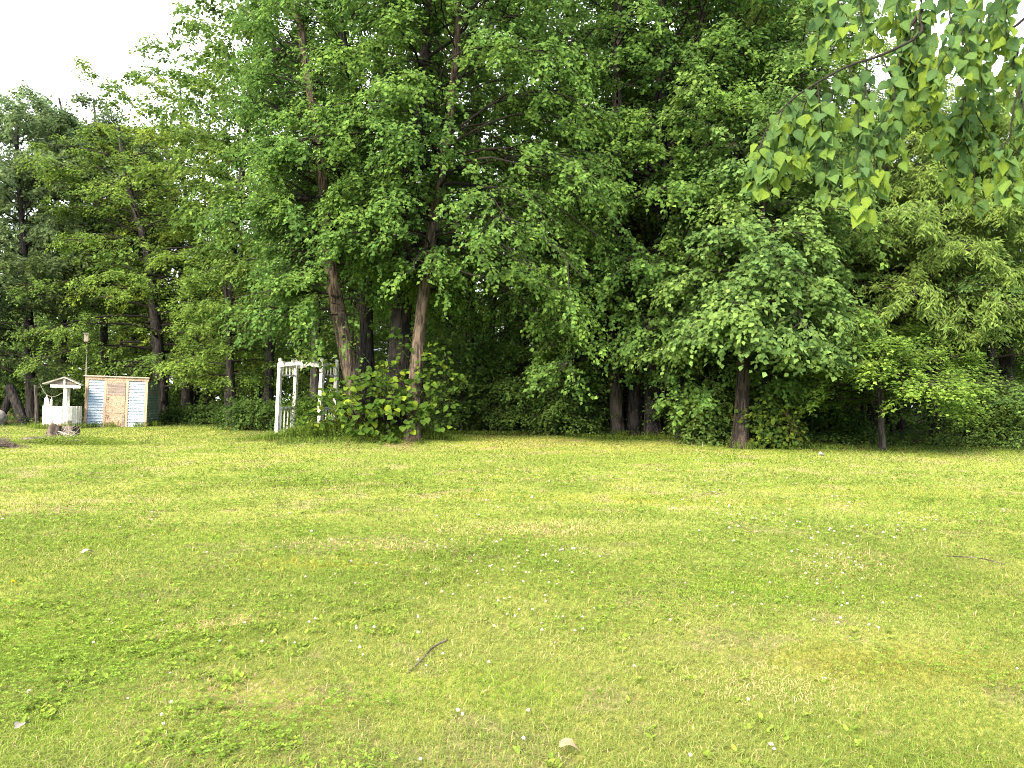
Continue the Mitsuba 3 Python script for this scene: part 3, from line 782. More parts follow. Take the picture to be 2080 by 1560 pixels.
# left side
TT('beech_tree', 'broad beech with layered drooping boughs behind the blue shed', ground_trunk(330, 34.0, (320, 700, 34.0), (300, 520, 34.0), (262, 380, 34.2), (240, 260, 34.4)),
   0.30, 0.08, 'bark_dark', 25, 1.6, 12.5, lambda h, a: 5.6 * (1.0 - 0.45 * h), 60, 10, 8, 10, 'oval', 0.13, (0.105, 0.185, 0.046), (0.21, 0.31, 0.055), 0.25, vert=1.0, zmin=1.9, rise=(0.05, 0.6), arc=0.34, droop=0.15, up=1.4, hang=0.25)
TT('beech_tree', 'yellow-green beech crown above and behind the shed', ground_trunk(380, 38.0, (375, 600, 38.0), (350, 400, 38.0), (330, 240, 38.0)),
   0.30, 0.08, 'bark_dark', 26, 4.5, 15.0, lambda h, a: 5.2 * (1.0 - 0.4 * h), 60, 10, 8, 10, 'oval', 0.14, (0.135, 0.215, 0.046), (0.25, 0.34, 0.05), 0.45, vert=1.0, rise=(0.05, 0.7), arc=0.3)
TT('beech_tree', 'low dark beech boughs hanging between the shed and the arbor', ground_trunk(470, 30.0, (468, 760, 30.0), (462, 640, 30.0), (455, 540, 30.0)),
   0.20, 0.06, 'bark_dark', 27, 1.3, 6.6, lambda h, a: 3.4 * (1.0 - 0.35 * h), 40, 9, 8, 9, 'oval', 0.115, (0.10, 0.18, 0.044), (0.20, 0.30, 0.055), 0.25, zmin=1.7, keep=lambda p, r: p[:, 0] > -13.0 + 0.25 * r, vert=1.0, rise=(0.05, 0.5), arc=0.34, droop=0.15, up=1.4, hang=0.25)
GREY, GREY_Y = (0.135, 0.205, 0.098), (0.20, 0.28, 0.115)
TT('cherry_tree', 'grey-green cherry with a dark straight trunk at the far left', ground_trunk(66, 36.0, (60, 700, 36.0), (50, 520, 36.0), (40, 400, 36.0), (34, 300, 36.0), (36, 235, 36.0)),
   0.27, 0.06, 'bark_dark', 28, 6.0, 14.3, lambda h, a: 3.9 * (0.62 + 0.62 * math.sin(math.pi * min(1, h * 1.05))), 54, 11, 8, 10, 'oval', 0.18, GREY, GREY_Y, 0.3, vert=2.4, rise=(0.25, 0.75), arc=0.25, gap=0.30,
   extra=[tp((55, 560, 36), (85, 530, 36), (95, 500, 36), (120, 470, 36))])
TT('cherry_tree', 'thin grey-green cherry behind the nest box, seen against the sky', ground_trunk(128, 38.0, (130, 620, 38.0), (140, 480, 38.0), (150, 340, 38.0), (120, 200, 38.0)),
   0.22, 0.05, 'bark_dark', 29, 6.5, 14.6, lambda h, a: 3.6 * (0.62 + 0.62 * math.sin(math.pi * min(1, h * 1.05))), 52, 11, 8, 10, 'oval', 0.18, GREY, GREY_Y, 0.3, vert=2.4, rise=(0.25, 0.75), arc=0.25, gap=0.31)
TT('cherry_tree', 'grey-green cherry top beside the sky gap, left of the linden boughs', ground_trunk(215, 40.0, (210, 600, 40.0), (205, 400, 40.0), (190, 200, 40.0)),
   0.22, 0.05, 'bark_dark', 30, 7.5, 14.8, lambda h, a: 3.5 * (0.62 + 0.62 * math.sin(math.pi * min(1, h * 1.05))), 52, 11, 8, 10, 'oval', 0.18, GREY, GREY_Y, 0.3, vert=2.4, rise=(0.25, 0.75), arc=0.25, gap=0.30)
TT('cherry_tree', 'low grey-green bough tree at the far left edge over the leaning logs', ground_trunk(-20, 33.0, (-15, 780, 33.0), (-5, 640, 33.0), (0, 560, 33.0)),
   0.22, 0.06, 'bark_dark', 31, 3.0, 7.0, lambda h, a: 3.4 * (1.0 - 0.4 * h), 30, 9, 8, 9, 'oval', 0.16, (0.055, 0.09, 0.040), (0.11, 0.16, 0.05), 0.25, rise=(0.0, 0.6), gap=0.36)

# understory in the middle gap
UL, UL_Y = (0.105, 0.19, 0.052), (0.20, 0.29, 0.07)
for k, (px, Y, top, r, lab, bk) in enumerate((
        (912, 26.5, (915, 560), 0.13, 'grey sapling trunk just right of the front linden clump', 'bark_grey'),
        (962, 29.0, (1005, 600), 0.14, 'dark leaning trunk in the gap of the wood', 'bark_dark'),
        (1036, 28.5, (1028, 540), 0.15, 'straight grey trunk in the middle of the wood gap', 'bark_grey'),
        (1112, 28.0, (1120, 560), 0.12, 'slim trunk half hidden by shrubs right of the wood gap', 'bark_dark'),
        (1190, 25.0, (1240, 640), 0.16, 'dark trunk leaning right beside the middle clump', 'bark_dark'))):
    TT('understory_tree', lab, ground_trunk(px, Y, ((px + top[0]) / 2, 730, Y), (top[0], top[1], Y), (top[0] + 10, top[1] - 160, Y)), r, 0.04, bk, 40 + k, 3.0, 8.8, lambda h, a: 3.0 * (1.0 - 0.3 * h), 11, 8, 7, 8, 'wide', 0.12, UL, UL_Y, 0.25, rise=(0.05, 0.5))


for k, (px, Y, r_, lab) in enumerate(((935, 25.6, 1.5, 'leafy low sapling at the left of the shaded wood gap'), (1000, 26.2, 1.6, 'leafy low sapling in the middle of the shaded wood gap'), (1075, 25.4, 1.7, 'leafy low sapling with flat pale layers right of the wood gap'),
                                      (1165, 24.6, 1.5, 'leafy low sapling beside the pale-footed basswood'), (1425, 22.6, 1.4, 'leafy low sapling behind the lawn edge bush'))):
    TT('leafy_sapling', lab, ground_trunk(px, Y, (px + 4, 790, Y), (px - 3, 720, Y), (px + 3, 660, Y)), 0.04, 0.012, 'bark_dark', 140 + k, 0.9, 3.4, lambda h, a, r_=r_: r_ * (1.0 - 0.35 * h), 22, 8, 6, 8, 'oval', 0.11,
       (0.11, 0.205, 0.055), (0.20, 0.30, 0.07), 0.35, rise=(0.15, 0.5), arc=0.3, droop=0.1, up=1.3, hang=0.15, vert=0.9, zmin=0.3)


# ------------------------------------------------------------------ shrubs and ground plants at the edge of the wood
def shrub(name, label, centre, rx, ry, h, n, seed, kind='wide', size=0.09, base=UL, young=UL_Y, tint=0.3, up=0.8, hang=0.3, stems=9, group=None):
    rng = np.random.default_rng(seed)
    key = thing(name, label, 'shrub', group)
    cx, cy = centre
    cz = float(ground_z(cx, cy))
    m = n // 8
    a, rr = rng.uniform(0, 2 * np.pi, m), np.sqrt(rng.uniform(0, 1, m))
    u = rng.uniform(0, 1, m) ** 0.75
    lump = np.clip(0.25 + 1.5 * meshkit.fbm(np.stack([np.cos(a) * 1.5 * rr, np.sin(a) * 1.5 * rr, u * 1.6 + seed], -1), 3, seed), 0.3, 1.8)
    prof = np.sqrt(np.clip(1 - (u * 0.96) ** 2.2, 0.02, 1)) * lump
    q = np.stack([cx + rx * rr ** 0.6 * prof * np.cos(a), cy + ry * rr ** 0.6 * prof * np.sin(a), np.zeros(m)], 1)
    q[:, 2] = ground_z(q[:, 0], q[:, 1]) + 0.05 + h * u * lump
    # long shoots that stick out of the mass
    ns = 7
    for k in range(ns):
        w = np.nonzero(rng.random(m) < 0.022)[0]
        ang, tilt = rng.uniform(0, 2 * np.pi), rng.uniform(0.15, 0.7)
        ln = h * rng.uniform(0.9, 1.6)
        t = np.sort(rng.uniform(0.25, 1, len(w)))
        b = np.array([cx + rx * 0.6 * rng.uniform(-1, 1), cy + ry * 0.5 * rng.uniform(-1, 1)])
        q[w, 0] = b[0] + np.cos(ang) * tilt * ln * t ** 1.6
        q[w, 1] = b[1] + np.sin(ang) * tilt * ln * t ** 1.6
        q[w, 2] = ground_z(q[w, 0], q[w, 1]) + ln * (t - 0.25 * tilt * t ** 2)
    d = norm(np.stack([np.cos(a), np.sin(a), rng.normal(0.1, 0.35, m)], 1) + 0.6 * rng.standard_normal((m, 3)))
    fi = np.repeat(np.arange(m), 8)
    v = np.tile((np.arange(8) + 0.5) / 8, m)
    pos = q[fi] + d[fi] * (0.45 * v)[:, None] - np.array([0, 0, 1]) * (0.12 * v ** 2)[:, None]
    pos[:, 2] = np.maximum(pos[:, 2], ground_z(pos[:, 0], pos[:, 1]) + 0.03)
    mesh = Mesh()
    foliage(mesh, rng, pos, d[fi], np.clip(rng.normal(tint, 0.18, m), 0, 1)[fi], kind, size, base, young, up=up, hang=hang, centre=np.array([cx, cy, 0.0]))
    obj('leaves', mesh, 'leaf', key, kind='stuff')
    st = Mesh()
    for k in range(stems):
        j = rng.integers(m)
        b = np.array([cx + 0.25 * rx * rng.standard_normal(), cy + 0.25 * ry * rng.standard_normal(), 0])
        b[2] = ground_z(b[0], b[1]) - 0.05
        st.add(*tube(spline([b, (b + q[j]) / 2 + [0, 0, 0.2 * h], q[j]], 6), np.linspace(0.014, 0.004, 6), 4, cap=False))
    obj('stems', st, 'twig', key, kind='stuff')
    return key


def sxy(px, Y):
    p = W(px, 880, Y)
    return p[0], p[1]


shrub('shrub', 'pale grey-green bramble thicket at the back of the shaded lawn gap', sxy(950, 27.2), 1.6, 0.9, 1.3, 9000, 60, size=0.08, base=(0.10, 0.165, 0.06), young=(0.18, 0.26, 0.08))
shrub('shrub', 'leafy thicket in the middle of the wood gap', sxy(1040, 27.6), 1.7, 1.0, 1.9, 10000, 61, size=0.09, base=(0.12, 0.20, 0.06), young=(0.19, 0.28, 0.07))
shrub('shrub', 'tall leafy thicket right of the wood gap with brighter tips', sxy(1120, 26.4), 1.6, 1.0, 2.6, 13000, 62, size=0.095, tint=0.35, base=(0.12, 0.20, 0.06), young=(0.19, 0.28, 0.07))
shrub('shrub', 'dark thicket left of the middle basswood clump', sxy(1185, 25.4), 1.1, 0.8, 1.9, 9000, 63, size=0.09)
shrub('shrub', 'leafy thicket behind the dark short trunk', sxy(1420, 24.2), 1.3, 0.8, 1.9, 10000, 64, size=0.09)
shrub('shrub', 'low bush between the middle clump and the brown trunk at the lawn edge', sxy(1440, 21.0), 0.8, 0.5, 1.2, 7000, 65, size=0.1)
shrub('shrub', 'big-leaved bush drooping onto the lawn right of the brown trunk', sxy(1565, 20.0), 0.75, 0.5, 1.15, 4500, 66, size=0.13, base=(0.05, 0.10, 0.025), young=(0.16, 0.22, 0.03), tint=0.25, hang=0.6)
shrub('shrub', 'bright bush hanging over the lawn edge left of the middle clump', sxy(1150, 24.9), 1.1, 0.6, 1.7, 9000, 73, size=0.10, base=(0.12, 0.20, 0.06), young=(0.19, 0.28, 0.07), hang=0.5)
shrub('shrub', 'low pale bush at the back edge of the shaded lawn gap', sxy(1010, 26.3), 1.8, 0.5, 0.8, 7000, 74, size=0.075, base=(0.13, 0.21, 0.06), young=(0.20, 0.29, 0.07))
shrub('shrub', 'dark bush at the far right edge of the wood', sxy(2030, 21.6), 1.6, 0.8, 1.5, 12000, 67, kind='oval', size=0.09, base=(0.085, 0.16, 0.042), up=1.2)
shrub('shrub', 'dim bush under the young maple, left of its trunk', sxy(1680, 24.0), 1.4, 0.8, 1.0, 7000, 68, size=0.09, base=(0.085, 0.16, 0.042), young=(0.08, 0.14, 0.03))
shrub('shrub', 'dark bush beside the arbor under the low beech boughs', sxy(520, 27.5), 1.2, 0.8, 0.9, 5000, 69, size=0.09, base=(0.06, 0.115, 0.032), young=(0.09, 0.15, 0.03), tint=0.2)
shrub('shrub', 'dark bush at the edge of the wood right of the shed', sxy(400, 32.5), 2.2, 0.6, 0.6, 5000, 70, size=0.10, base=(0.06, 0.115, 0.032), young=(0.08, 0.13, 0.03), tint=0.15)
shrub('shrub', 'weedy bush rising between the arbor panels', sxy(640, 22.8), 0.8, 0.7, 1.1, 6000, 71, kind='oval', size=0.075, base=(0.055, 0.11, 0.025), young=(0.12, 0.2, 0.03))
shrub('shrub', 'leafy bush behind the wishing well and leaning logs', sxy(60, 37.0), 3.0, 1.0, 1.8, 9000, 72, size=0.12, base=(0.085, 0.16, 0.042), young=(0.10, 0.15, 0.03), tint=0.2)


def sucker_shrub():
    """The linden's basal shoots: leaves large enough to tell apart."""
    rng = np.random.default_rng(80)
    key = thing('linden_sucker_shrub', 'mound of large round bright-green leaves at the foot of the front linden clump', 'shrub')
    tv, tf = [], []
    # a round heart-shaped leaf with a drip tip
    out = np.array([[0, 0], [-.06, .16], [.0, .34], [.18, .47], [.42, .48], [.66, .36], [.85, .16], [1.0, 0]])
    ring = np.vstack([out, [[x, -y] for x, y in out[-2:0:-1]]])

    def leaf(curl, cup, col):
        mid = np.array([[.25, 0], [.6, 0]])
        p = np.vstack([ring, mid])
        z = -curl * p[:, 0] ** 2 + cup * np.abs(p[:, 1]) * 0.55
        v = np.column_stack([p, z])
        n = len(ring)
        f = []
        for i in range(n):
            j = (i + 1) % n
            c = n if (ring[i, 0] + ring[j, 0]) / 2 < 0.42 else n + 1
            f.append([i, j, c])
            if (ring[i, 0] < 0.42) != (ring[j, 0] < 0.42):
                pass
        up_i = 4
        f += [[n, up_i, n + 1], [n, n + 1, len(ring) - up_i]]
        return mikit.ply((v, np.array(f)), 'leaf', color=np.tile(col, (len(v), 1)))
    cols = [(0.06, 0.12, 0.022), (0.075, 0.14, 0.025), (0.10, 0.175, 0.028), (0.17, 0.26, 0.03), (0.24, 0.32, 0.035)]
    dicts = [leaf(c, k, col) for col in cols for c, k in ((0.18, 0.3), (0.35, 0.15))]
    rest = Mesh()
    sites = []
    for px, py, Y, rad, n in ((760, 800, 20.3, 0.75, 150), (700, 790, 20.4, 0.45, 50), (850, 800, 20.4, 0.6, 90), (800, 850, 20.2, 0.75, 110), (900, 770, 20.8, 0.55, 60), (880, 720, 20.8, 0.4, 35), (720, 850, 20.1, 0.5, 60), (890, 840, 20.5, 0.5, 60), (830, 690, 21.2, 0.5, 40), (650, 730, 21.0, 0.4, 30), (668, 815, 20.6, 0.4, 45), (640, 850, 20.6, 0.35, 30), (790, 780, 20.9, 0.8, 110), (840, 740, 21.0, 0.6, 60)):
        c = W(px, py, Y)
        o = rng.standard_normal((n, 3))
        o = norm(o) * rng.uniform(0.3, 1, (n, 1)) ** 0.5 * rad
        sites += [c + q * [1.1, 0.8, 1.0] for q in o]
    sites = np.array(sites)
    sites[:, 2] = np.maximum(sites[:, 2], ground_z(sites[:, 0], sites[:, 1]) + 0.08)
    sites = sites[np.argsort(sites[:, 1])]
    stem = Mesh()
    for i, p in enumerate(sites):
        az = rng.uniform(0, 2 * np.pi)
        d = norm(np.array([math.cos(az), math.sin(az) - 0.35, -0.55 + 0.3 * rng.standard_normal()]))
        nr = np.array([0.2 * rng.standard_normal(), -0.55 + 0.25 * rng.standard_normal(), 0.75])
        nr = norm(nr - d * (nr @ d))
        s = np.cross(nr, d)
        sz = rng.uniform(0.10, 0.205)
        M = np.eye(4)
        M[:3, 0], M[:3, 1], M[:3, 2], M[:3, 3] = d * sz, s * sz, nr * sz, p
        t = rng.random()
        ci = 0 if t < .36 else 1 if t < .68 else 2 if t < .88 else 3 if t < .965 else 4
        if i < 295:
            obj('leaf', dicts[ci * 2 + int(rng.random() < .5)], None, key, to_world=T(M))
        else:
            leaves(rest, p[None], d[None], nr[None], np.array([sz]), np.array([cols[ci]]), 'round')
        if i % 3 == 0:
            b = np.array([p[0] * 0.4 + 0.6 * -3.75 + 0.2 * rng.standard_normal(), 21.3, 0])
            b[2] = ground_z(b[0], b[1]) - 0.03
            stem.add(*tube(spline([b, (b + p) / 2 + [0, 0, 0.25], p], 6), np.linspace(0.010, 0.003, 6), 4, cap=False))
    obj('rear_leaves', rest, 'leaf', key, kind='stuff')
    obj('stems', stem, 'twig', key, kind='stuff')


sucker_shrub()


def ground_plants():
    rng = np.random.default_rng(90)
    # low leaves along the edge of the wood and under the trees
    n = 34_000
    x = rng.uniform(-22, 22, n)
    y = lawn_edge(x) + rng.exponential(2.4, n) - 0.25
    dens = npfbm(x, y, 0.5, 91)
    ok = (rng.random(n) < np.clip((dens - 0.25) * 3.0, 0.1, 1)) & (np.abs(x) < 0.74 * y)
    ok &= ~((x < -8) & (rng.random(n) < 0.7))
    ok &= ~((np.abs(x) < 2.0) & (y < 25.6))
    x, y = x[ok], y[ok]
    n = len(x)
    hh = rng.uniform(0.03, 0.32, n) * (0.5 + dens[ok])
    pos = np.stack([x, y, ground_z(x, y) + hh], 1)
    d = norm(rng.standard_normal((n, 3)) * [1, 1, 0.3])
    m = Mesh()
    foliage(m, rng, pos, d, np.full(n, 0.3), 'oval', 0.085, (0.07, 0.13, 0.035), (0.15, 0.23, 0.05), up=1.4, hang=0.1)
    tag(obj('ground_cover', m, 'leaf'), 'low leafy ground cover along the edge of the dark wood', 'undergrowth', kind='stuff')
    # fallen leaves in the shade
    n = 7000
    x = rng.uniform(-14, 16, n)
    y = lawn_edge(x) + rng.normal(0.5, 1.0, n)
    ok = npfbm(x, y, 0.9, 95) > 0.45
    x, y = x[ok], y[ok]
    n = len(x)
    m = Mesh()
    leaves(m, np.stack([x, y, ground_z(x, y) + rng.uniform(.01, .05, n)], 1), rng.standard_normal((n, 3)) * [1, 1, .2], np.array([0, 0, 1]) + .35 * rng.standard_normal((n, 3)), rng.uniform(.04, .09, n),
           np.array([[.16, .11, .065]]) * rng.uniform(.5, 1.5, (n, 1)), 'oval')
    tag(obj('leaf_litter', m, 'leaf'), 'brown fallen leaves lying in the shade along the edge of the wood', 'leaves', kind='stuff')
    # taller grass on the mound round the clump, and tufts along the edge
    n = 26_000
    k = rng.random(n)
    x = np.where(k < 0.55, rng.normal(-4.3, 1.35, n), rng.uniform(-8.5, 9, n))
    y = np.where(k < 0.55, 20.9 + 0.5 * np.abs(rng.normal(0, 1.0, n)), lawn_edge(x) + rng.normal(0.0, 0.3, n))
    h = np.where(k < 0.55, rng.uniform(0.15, 0.55, n) * np.exp(-((x + 4.6) / 2.4) ** 2) + 0.06, rng.uniform(0.05, 0.16, n))
    feet = [(-16.7, 29.5), (-16.2, 29.6), (-15.6, 29.7), (-14.6, 29.9), (-14.4, 30.4), (-14.6, 31.0), (-17.6, 28.4), (-17.1, 28.25), (-16.6, 28.4), (-16.4, 28.9), (-6.8, 21.9), (-6.4, 22.6), (-5.5, 21.7), (-17.9, 28.8), (5.95, 19.6), (3.4, 23.7), (4.3, 23.1)]
    w0 = rng.random(n) < 0.14
    ft = np.array(feet)[rng.integers(len(feet), size=n)] + rng.normal(0, 0.16, (n, 2))
    x, y, h = np.where(w0, ft[:, 0], x), np.where(w0, ft[:, 1], y), np.where(w0, rng.uniform(0.06, 0.28, n), h)
    az = rng.uniform(0, 2 * np.pi, n)
    out, sd = np.stack([np.cos(az), np.sin(az), 0 * az], 1), np.stack([-np.sin(az), np.cos(az), 0 * az], 1)
    p0 = np.stack([x, y, ground_z(x, y) - 0.01], 1)
    ln = np.clip(0.45 + 0.3 * rng.standard_normal(n), 0, 1.3)
    mid = p0 + (np.array([0, 0, .7]) + out * (0.25 * ln)[:, None]) * h[:, None]
    tip = p0 + (np.array([0, 0, .95]) + out * (0.85 * ln)[:, None]) * h[:, None]
    w = rng.uniform(0.004, 0.010, n)[:, None]
    v = np.stack([p0 - sd * w * .6, mid - sd * w, mid + sd * w, tip], 1)
    f = np.array([[0, 1, 2], [1, 3, 2]])[None] + (np.arange(n) * 4)[:, None, None]
    c = leaf_colors(rng, n, (0.075, 0.14, 0.022), (0.19, 0.25, 0.05), 0.35, 0.2)
    tag(obj('tall_grass', Mesh().add(v.reshape(-1, 3), f.reshape(-1, 3), np.repeat(c, 4, axis=0)), 'blade'), 'long unmown grass round the linden mound and along the edge of the wood', 'grass', kind='stuff')


ground_plants()


# ------------------------------------------------------------------ the wood behind: copies of three trees
def wood_model(name, seed, H, R, r0, n_limb, size, base, young, z0):
    rng = np.random.default_rng(seed)
    p, r, tm = trunk_mesh([[0, 0, -0.3], [0.1 * rng.standard_normal(), 0.1, H * .35], [0.4 * rng.standard_normal(), 0.2, H * .7], [0.5 * rng.standard_normal(), 0, H]], r0, 0.04, n=14, sides=8, seed=seed, flare=0.3)
    zs = p[:, 2]
    h = (np.arange(n_limb) + rng.random(n_limb)) / n_limb
    zz = z0 + (H - z0) * h
    azs = np.arange(n_limb) * 2.39996
    L = R * (1 - 0.5 * h ** 1.5) * rng.uniform(0.7, 1.15, n_limb)
    st = np.stack([np.interp(zz, zs, p[:, k]) for k in range(3)], 1)
    s = np.linspace(0, 1, 6)
    el = 0.05 + 0.75 * h
    hd = np.stack([np.cos(azs), np.sin(azs), 0 * azs], 1)
    P = st[:, None] + hd[:, None] * (L[:, None] * s)[:, :, None] + np.array([0, 0, 1]) * (L[:, None] * (np.tan(el)[:, None] * s - 0.3 * s[None] ** 2))[:, :, None]
    wood = Mesh()
    wood.add(*tm)
    for q in range(len(P)):
        wood.add(*tube(P[q], np.interp(P[q, 0, 2], zs, r) * 0.35 * (1 - .85 * s), 4, cap=False))
    S, ln, li, pos, dd, ll, ss = sprays(rng, P, None, L, 7, 6, 7, twig=0.6)
    m = Mesh()
    foliage(m, rng, pos, dd, np.clip(rng.normal(0.25, 0.18, len(P)), 0, 1)[ll], 'oval', size, base, young, up=1.1)
    scene[name] = {'type': 'shapegroup', 'trunk': mikit.ply(wood.tm(), 'bark_dark', smooth=True), 'crown': mikit.ply(m.tm(), 'leaf', color=m.colors())}


wood_model('wood_group_tall', 301, 16.5, 4.0, 0.22, 34, 0.20, (0.10, 0.18, 0.046), (0.20, 0.29, 0.055), 6.0)
wood_model('wood_group_broad', 302, 13.0, 4.4, 0.18, 32, 0.19, (0.105, 0.185, 0.046), (0.21, 0.30, 0.06), 3.0)
wood_model('wood_group_low', 303, 7.0, 3.0, 0.09, 26, 0.16, (0.105, 0.19, 0.05), (0.21, 0.30, 0.06), 0.6)


def the_wood():
    rng = np.random.default_rng(77)
    pts = []
    for tries in range(6000):
        y = 25 + 30 * rng.random() ** 1.3
        x = rng.uniform(-0.78, 0.80) * y
        front = np.interp(x, [-40, -17, -12, -4, 8, 40], [40, 39.5, 36, 27.5, 25.5, 25.5])
        px = 1040 + F_PX * x / y
        if y < front + 0.5 or (px < 260 and (y < 48 and rng.random() < 0.6)):
            continue
        if ((x + 0.6) / 6.0) ** 2 + ((y - 33.5) / 7.0) ** 2 < 1:
            continue
        if all((x - a) ** 2 + (y - b) ** 2 > (2.6 if k == 2 else 3.4) ** 2 for a, b, k in pts):
            tall = 0 if rng.random() < 0.55 else 1 if rng.random() < 0.6 else 2
            if y > 44:
                tall = 2 if rng.random() < 0.7 else 1
            elif -4 < x < 4 and y < 34:
                tall = 0
            limit = np.interp(px, [-200, 0, 230, 330, 1600, 1720, 2300], [150, 150, 190, -50, -50, 230, 260])
            top = 1.6 + 0.02 * y + (820 - limit) / F_PX * y
            if tall == 0 and top < 17 * 0.85:
                tall = 1
            pts.append((x, y, tall))
        if len(pts) >= 88:
            break
    for px, y in ((470, 33.5), (545, 30.5), (640, 29.0), (735, 30.5), (850, 29.0), (950, 31.0), (1060, 29.5), (1150, 31.0), (1235, 28.5), (1350, 29.0), (1440, 28.0), (1530, 29.5), (1600, 31.5)):
        pts.append(((px - 1040) / F_PX * y, y, 0))
    names = ['wood_group_tall', 'wood_group_broad', 'wood_group_low']
    kinds = ['tall_forest_tree', 'broad_forest_tree', 'low_forest_tree']
    lab = ['tall slim tree standing in the depth of the wood', 'broad-crowned tree standing in the depth of the wood', 'low young tree under the taller ones in the depth of the wood']
    for x, y, k in pts:
        key = numbered(kinds[k])
        px = 1040 + F_PX * x / y
        H = (16.5, 13.0, 7.0)[k]
        limit = np.interp(px, [-200, 0, 230, 330, 1600, 1720, 2300], [170, 170, 200, -50, -50, 250, 270])
        top = 1.6 + (820 - limit) / F_PX * y - 0.02 * y
        s = min(rng.uniform(0.92, 1.2), top / (H + 1.2))
        scene[key] = {'type': 'instance', 'group': {'type': 'ref', 'id': names[k]},
                      'to_world': T().translate([x, y, float(ground_z(x, y))]).rotate([0, 0, 1], rng.uniform(0, 360)).scale([s * rng.uniform(.9, 1.1), s, s])}
        tag(key, lab[k], 'tree', f'{kinds[k].replace("_", " ")}s in the depth of the wood')
    # the far side of the wood, too deep in to tell one plant from another
    n = 24_000
    x, y = rng.uniform(-52, 52, n), rng.uniform(54, 66, n)
    z = 8.5 * rng.random(n) ** 1.2 * (0.75 + meshkit.fbm(np.stack([x * .2, y * .2, 0 * x], -1), 2, 4))
    m = Mesh()
    foliage(m, rng, np.stack([x, y, ground_z(x, y) + z], 1), norm(rng.standard_normal((n, 3))), np.full(n, .3), 'oval', 0.95, (0.085, 0.145, 0.045), (0.18, 0.25, 0.06))
    tag(obj('far_thicket', m, 'leaf'), 'far green thicket closing the view between the trunks', 'thicket', kind='stuff')
    # thin bare stems seen in the dark under the leaves
    for k in range(26):
        px = rng.uniform(1640, 1960) if k < 17 else rng.uniform(890, 1230)
        Y = rng.uniform(25, 33)
        b = W(px, 880, Y)
        b[2] = ground_z(b[0], b[1]) - 0.05
        t = b + [rng.normal(0, 0.25), rng.normal(0, 0.2), rng.uniform(4, 6)]
        key = obj('bare_sapling', tube(spline([b, (b + t) / 2 + rng.normal(0, 0.08, 3), t], 8), np.linspace(rng.uniform(0.04, 0.10), 0.02, 8), 7), 'bark_dark', smooth=True)
        tag(key, 'thin dark bare tree stem standing in the shade under the leaves', 'sapling', 'thin bare stems in the shade of the wood')


the_wood()


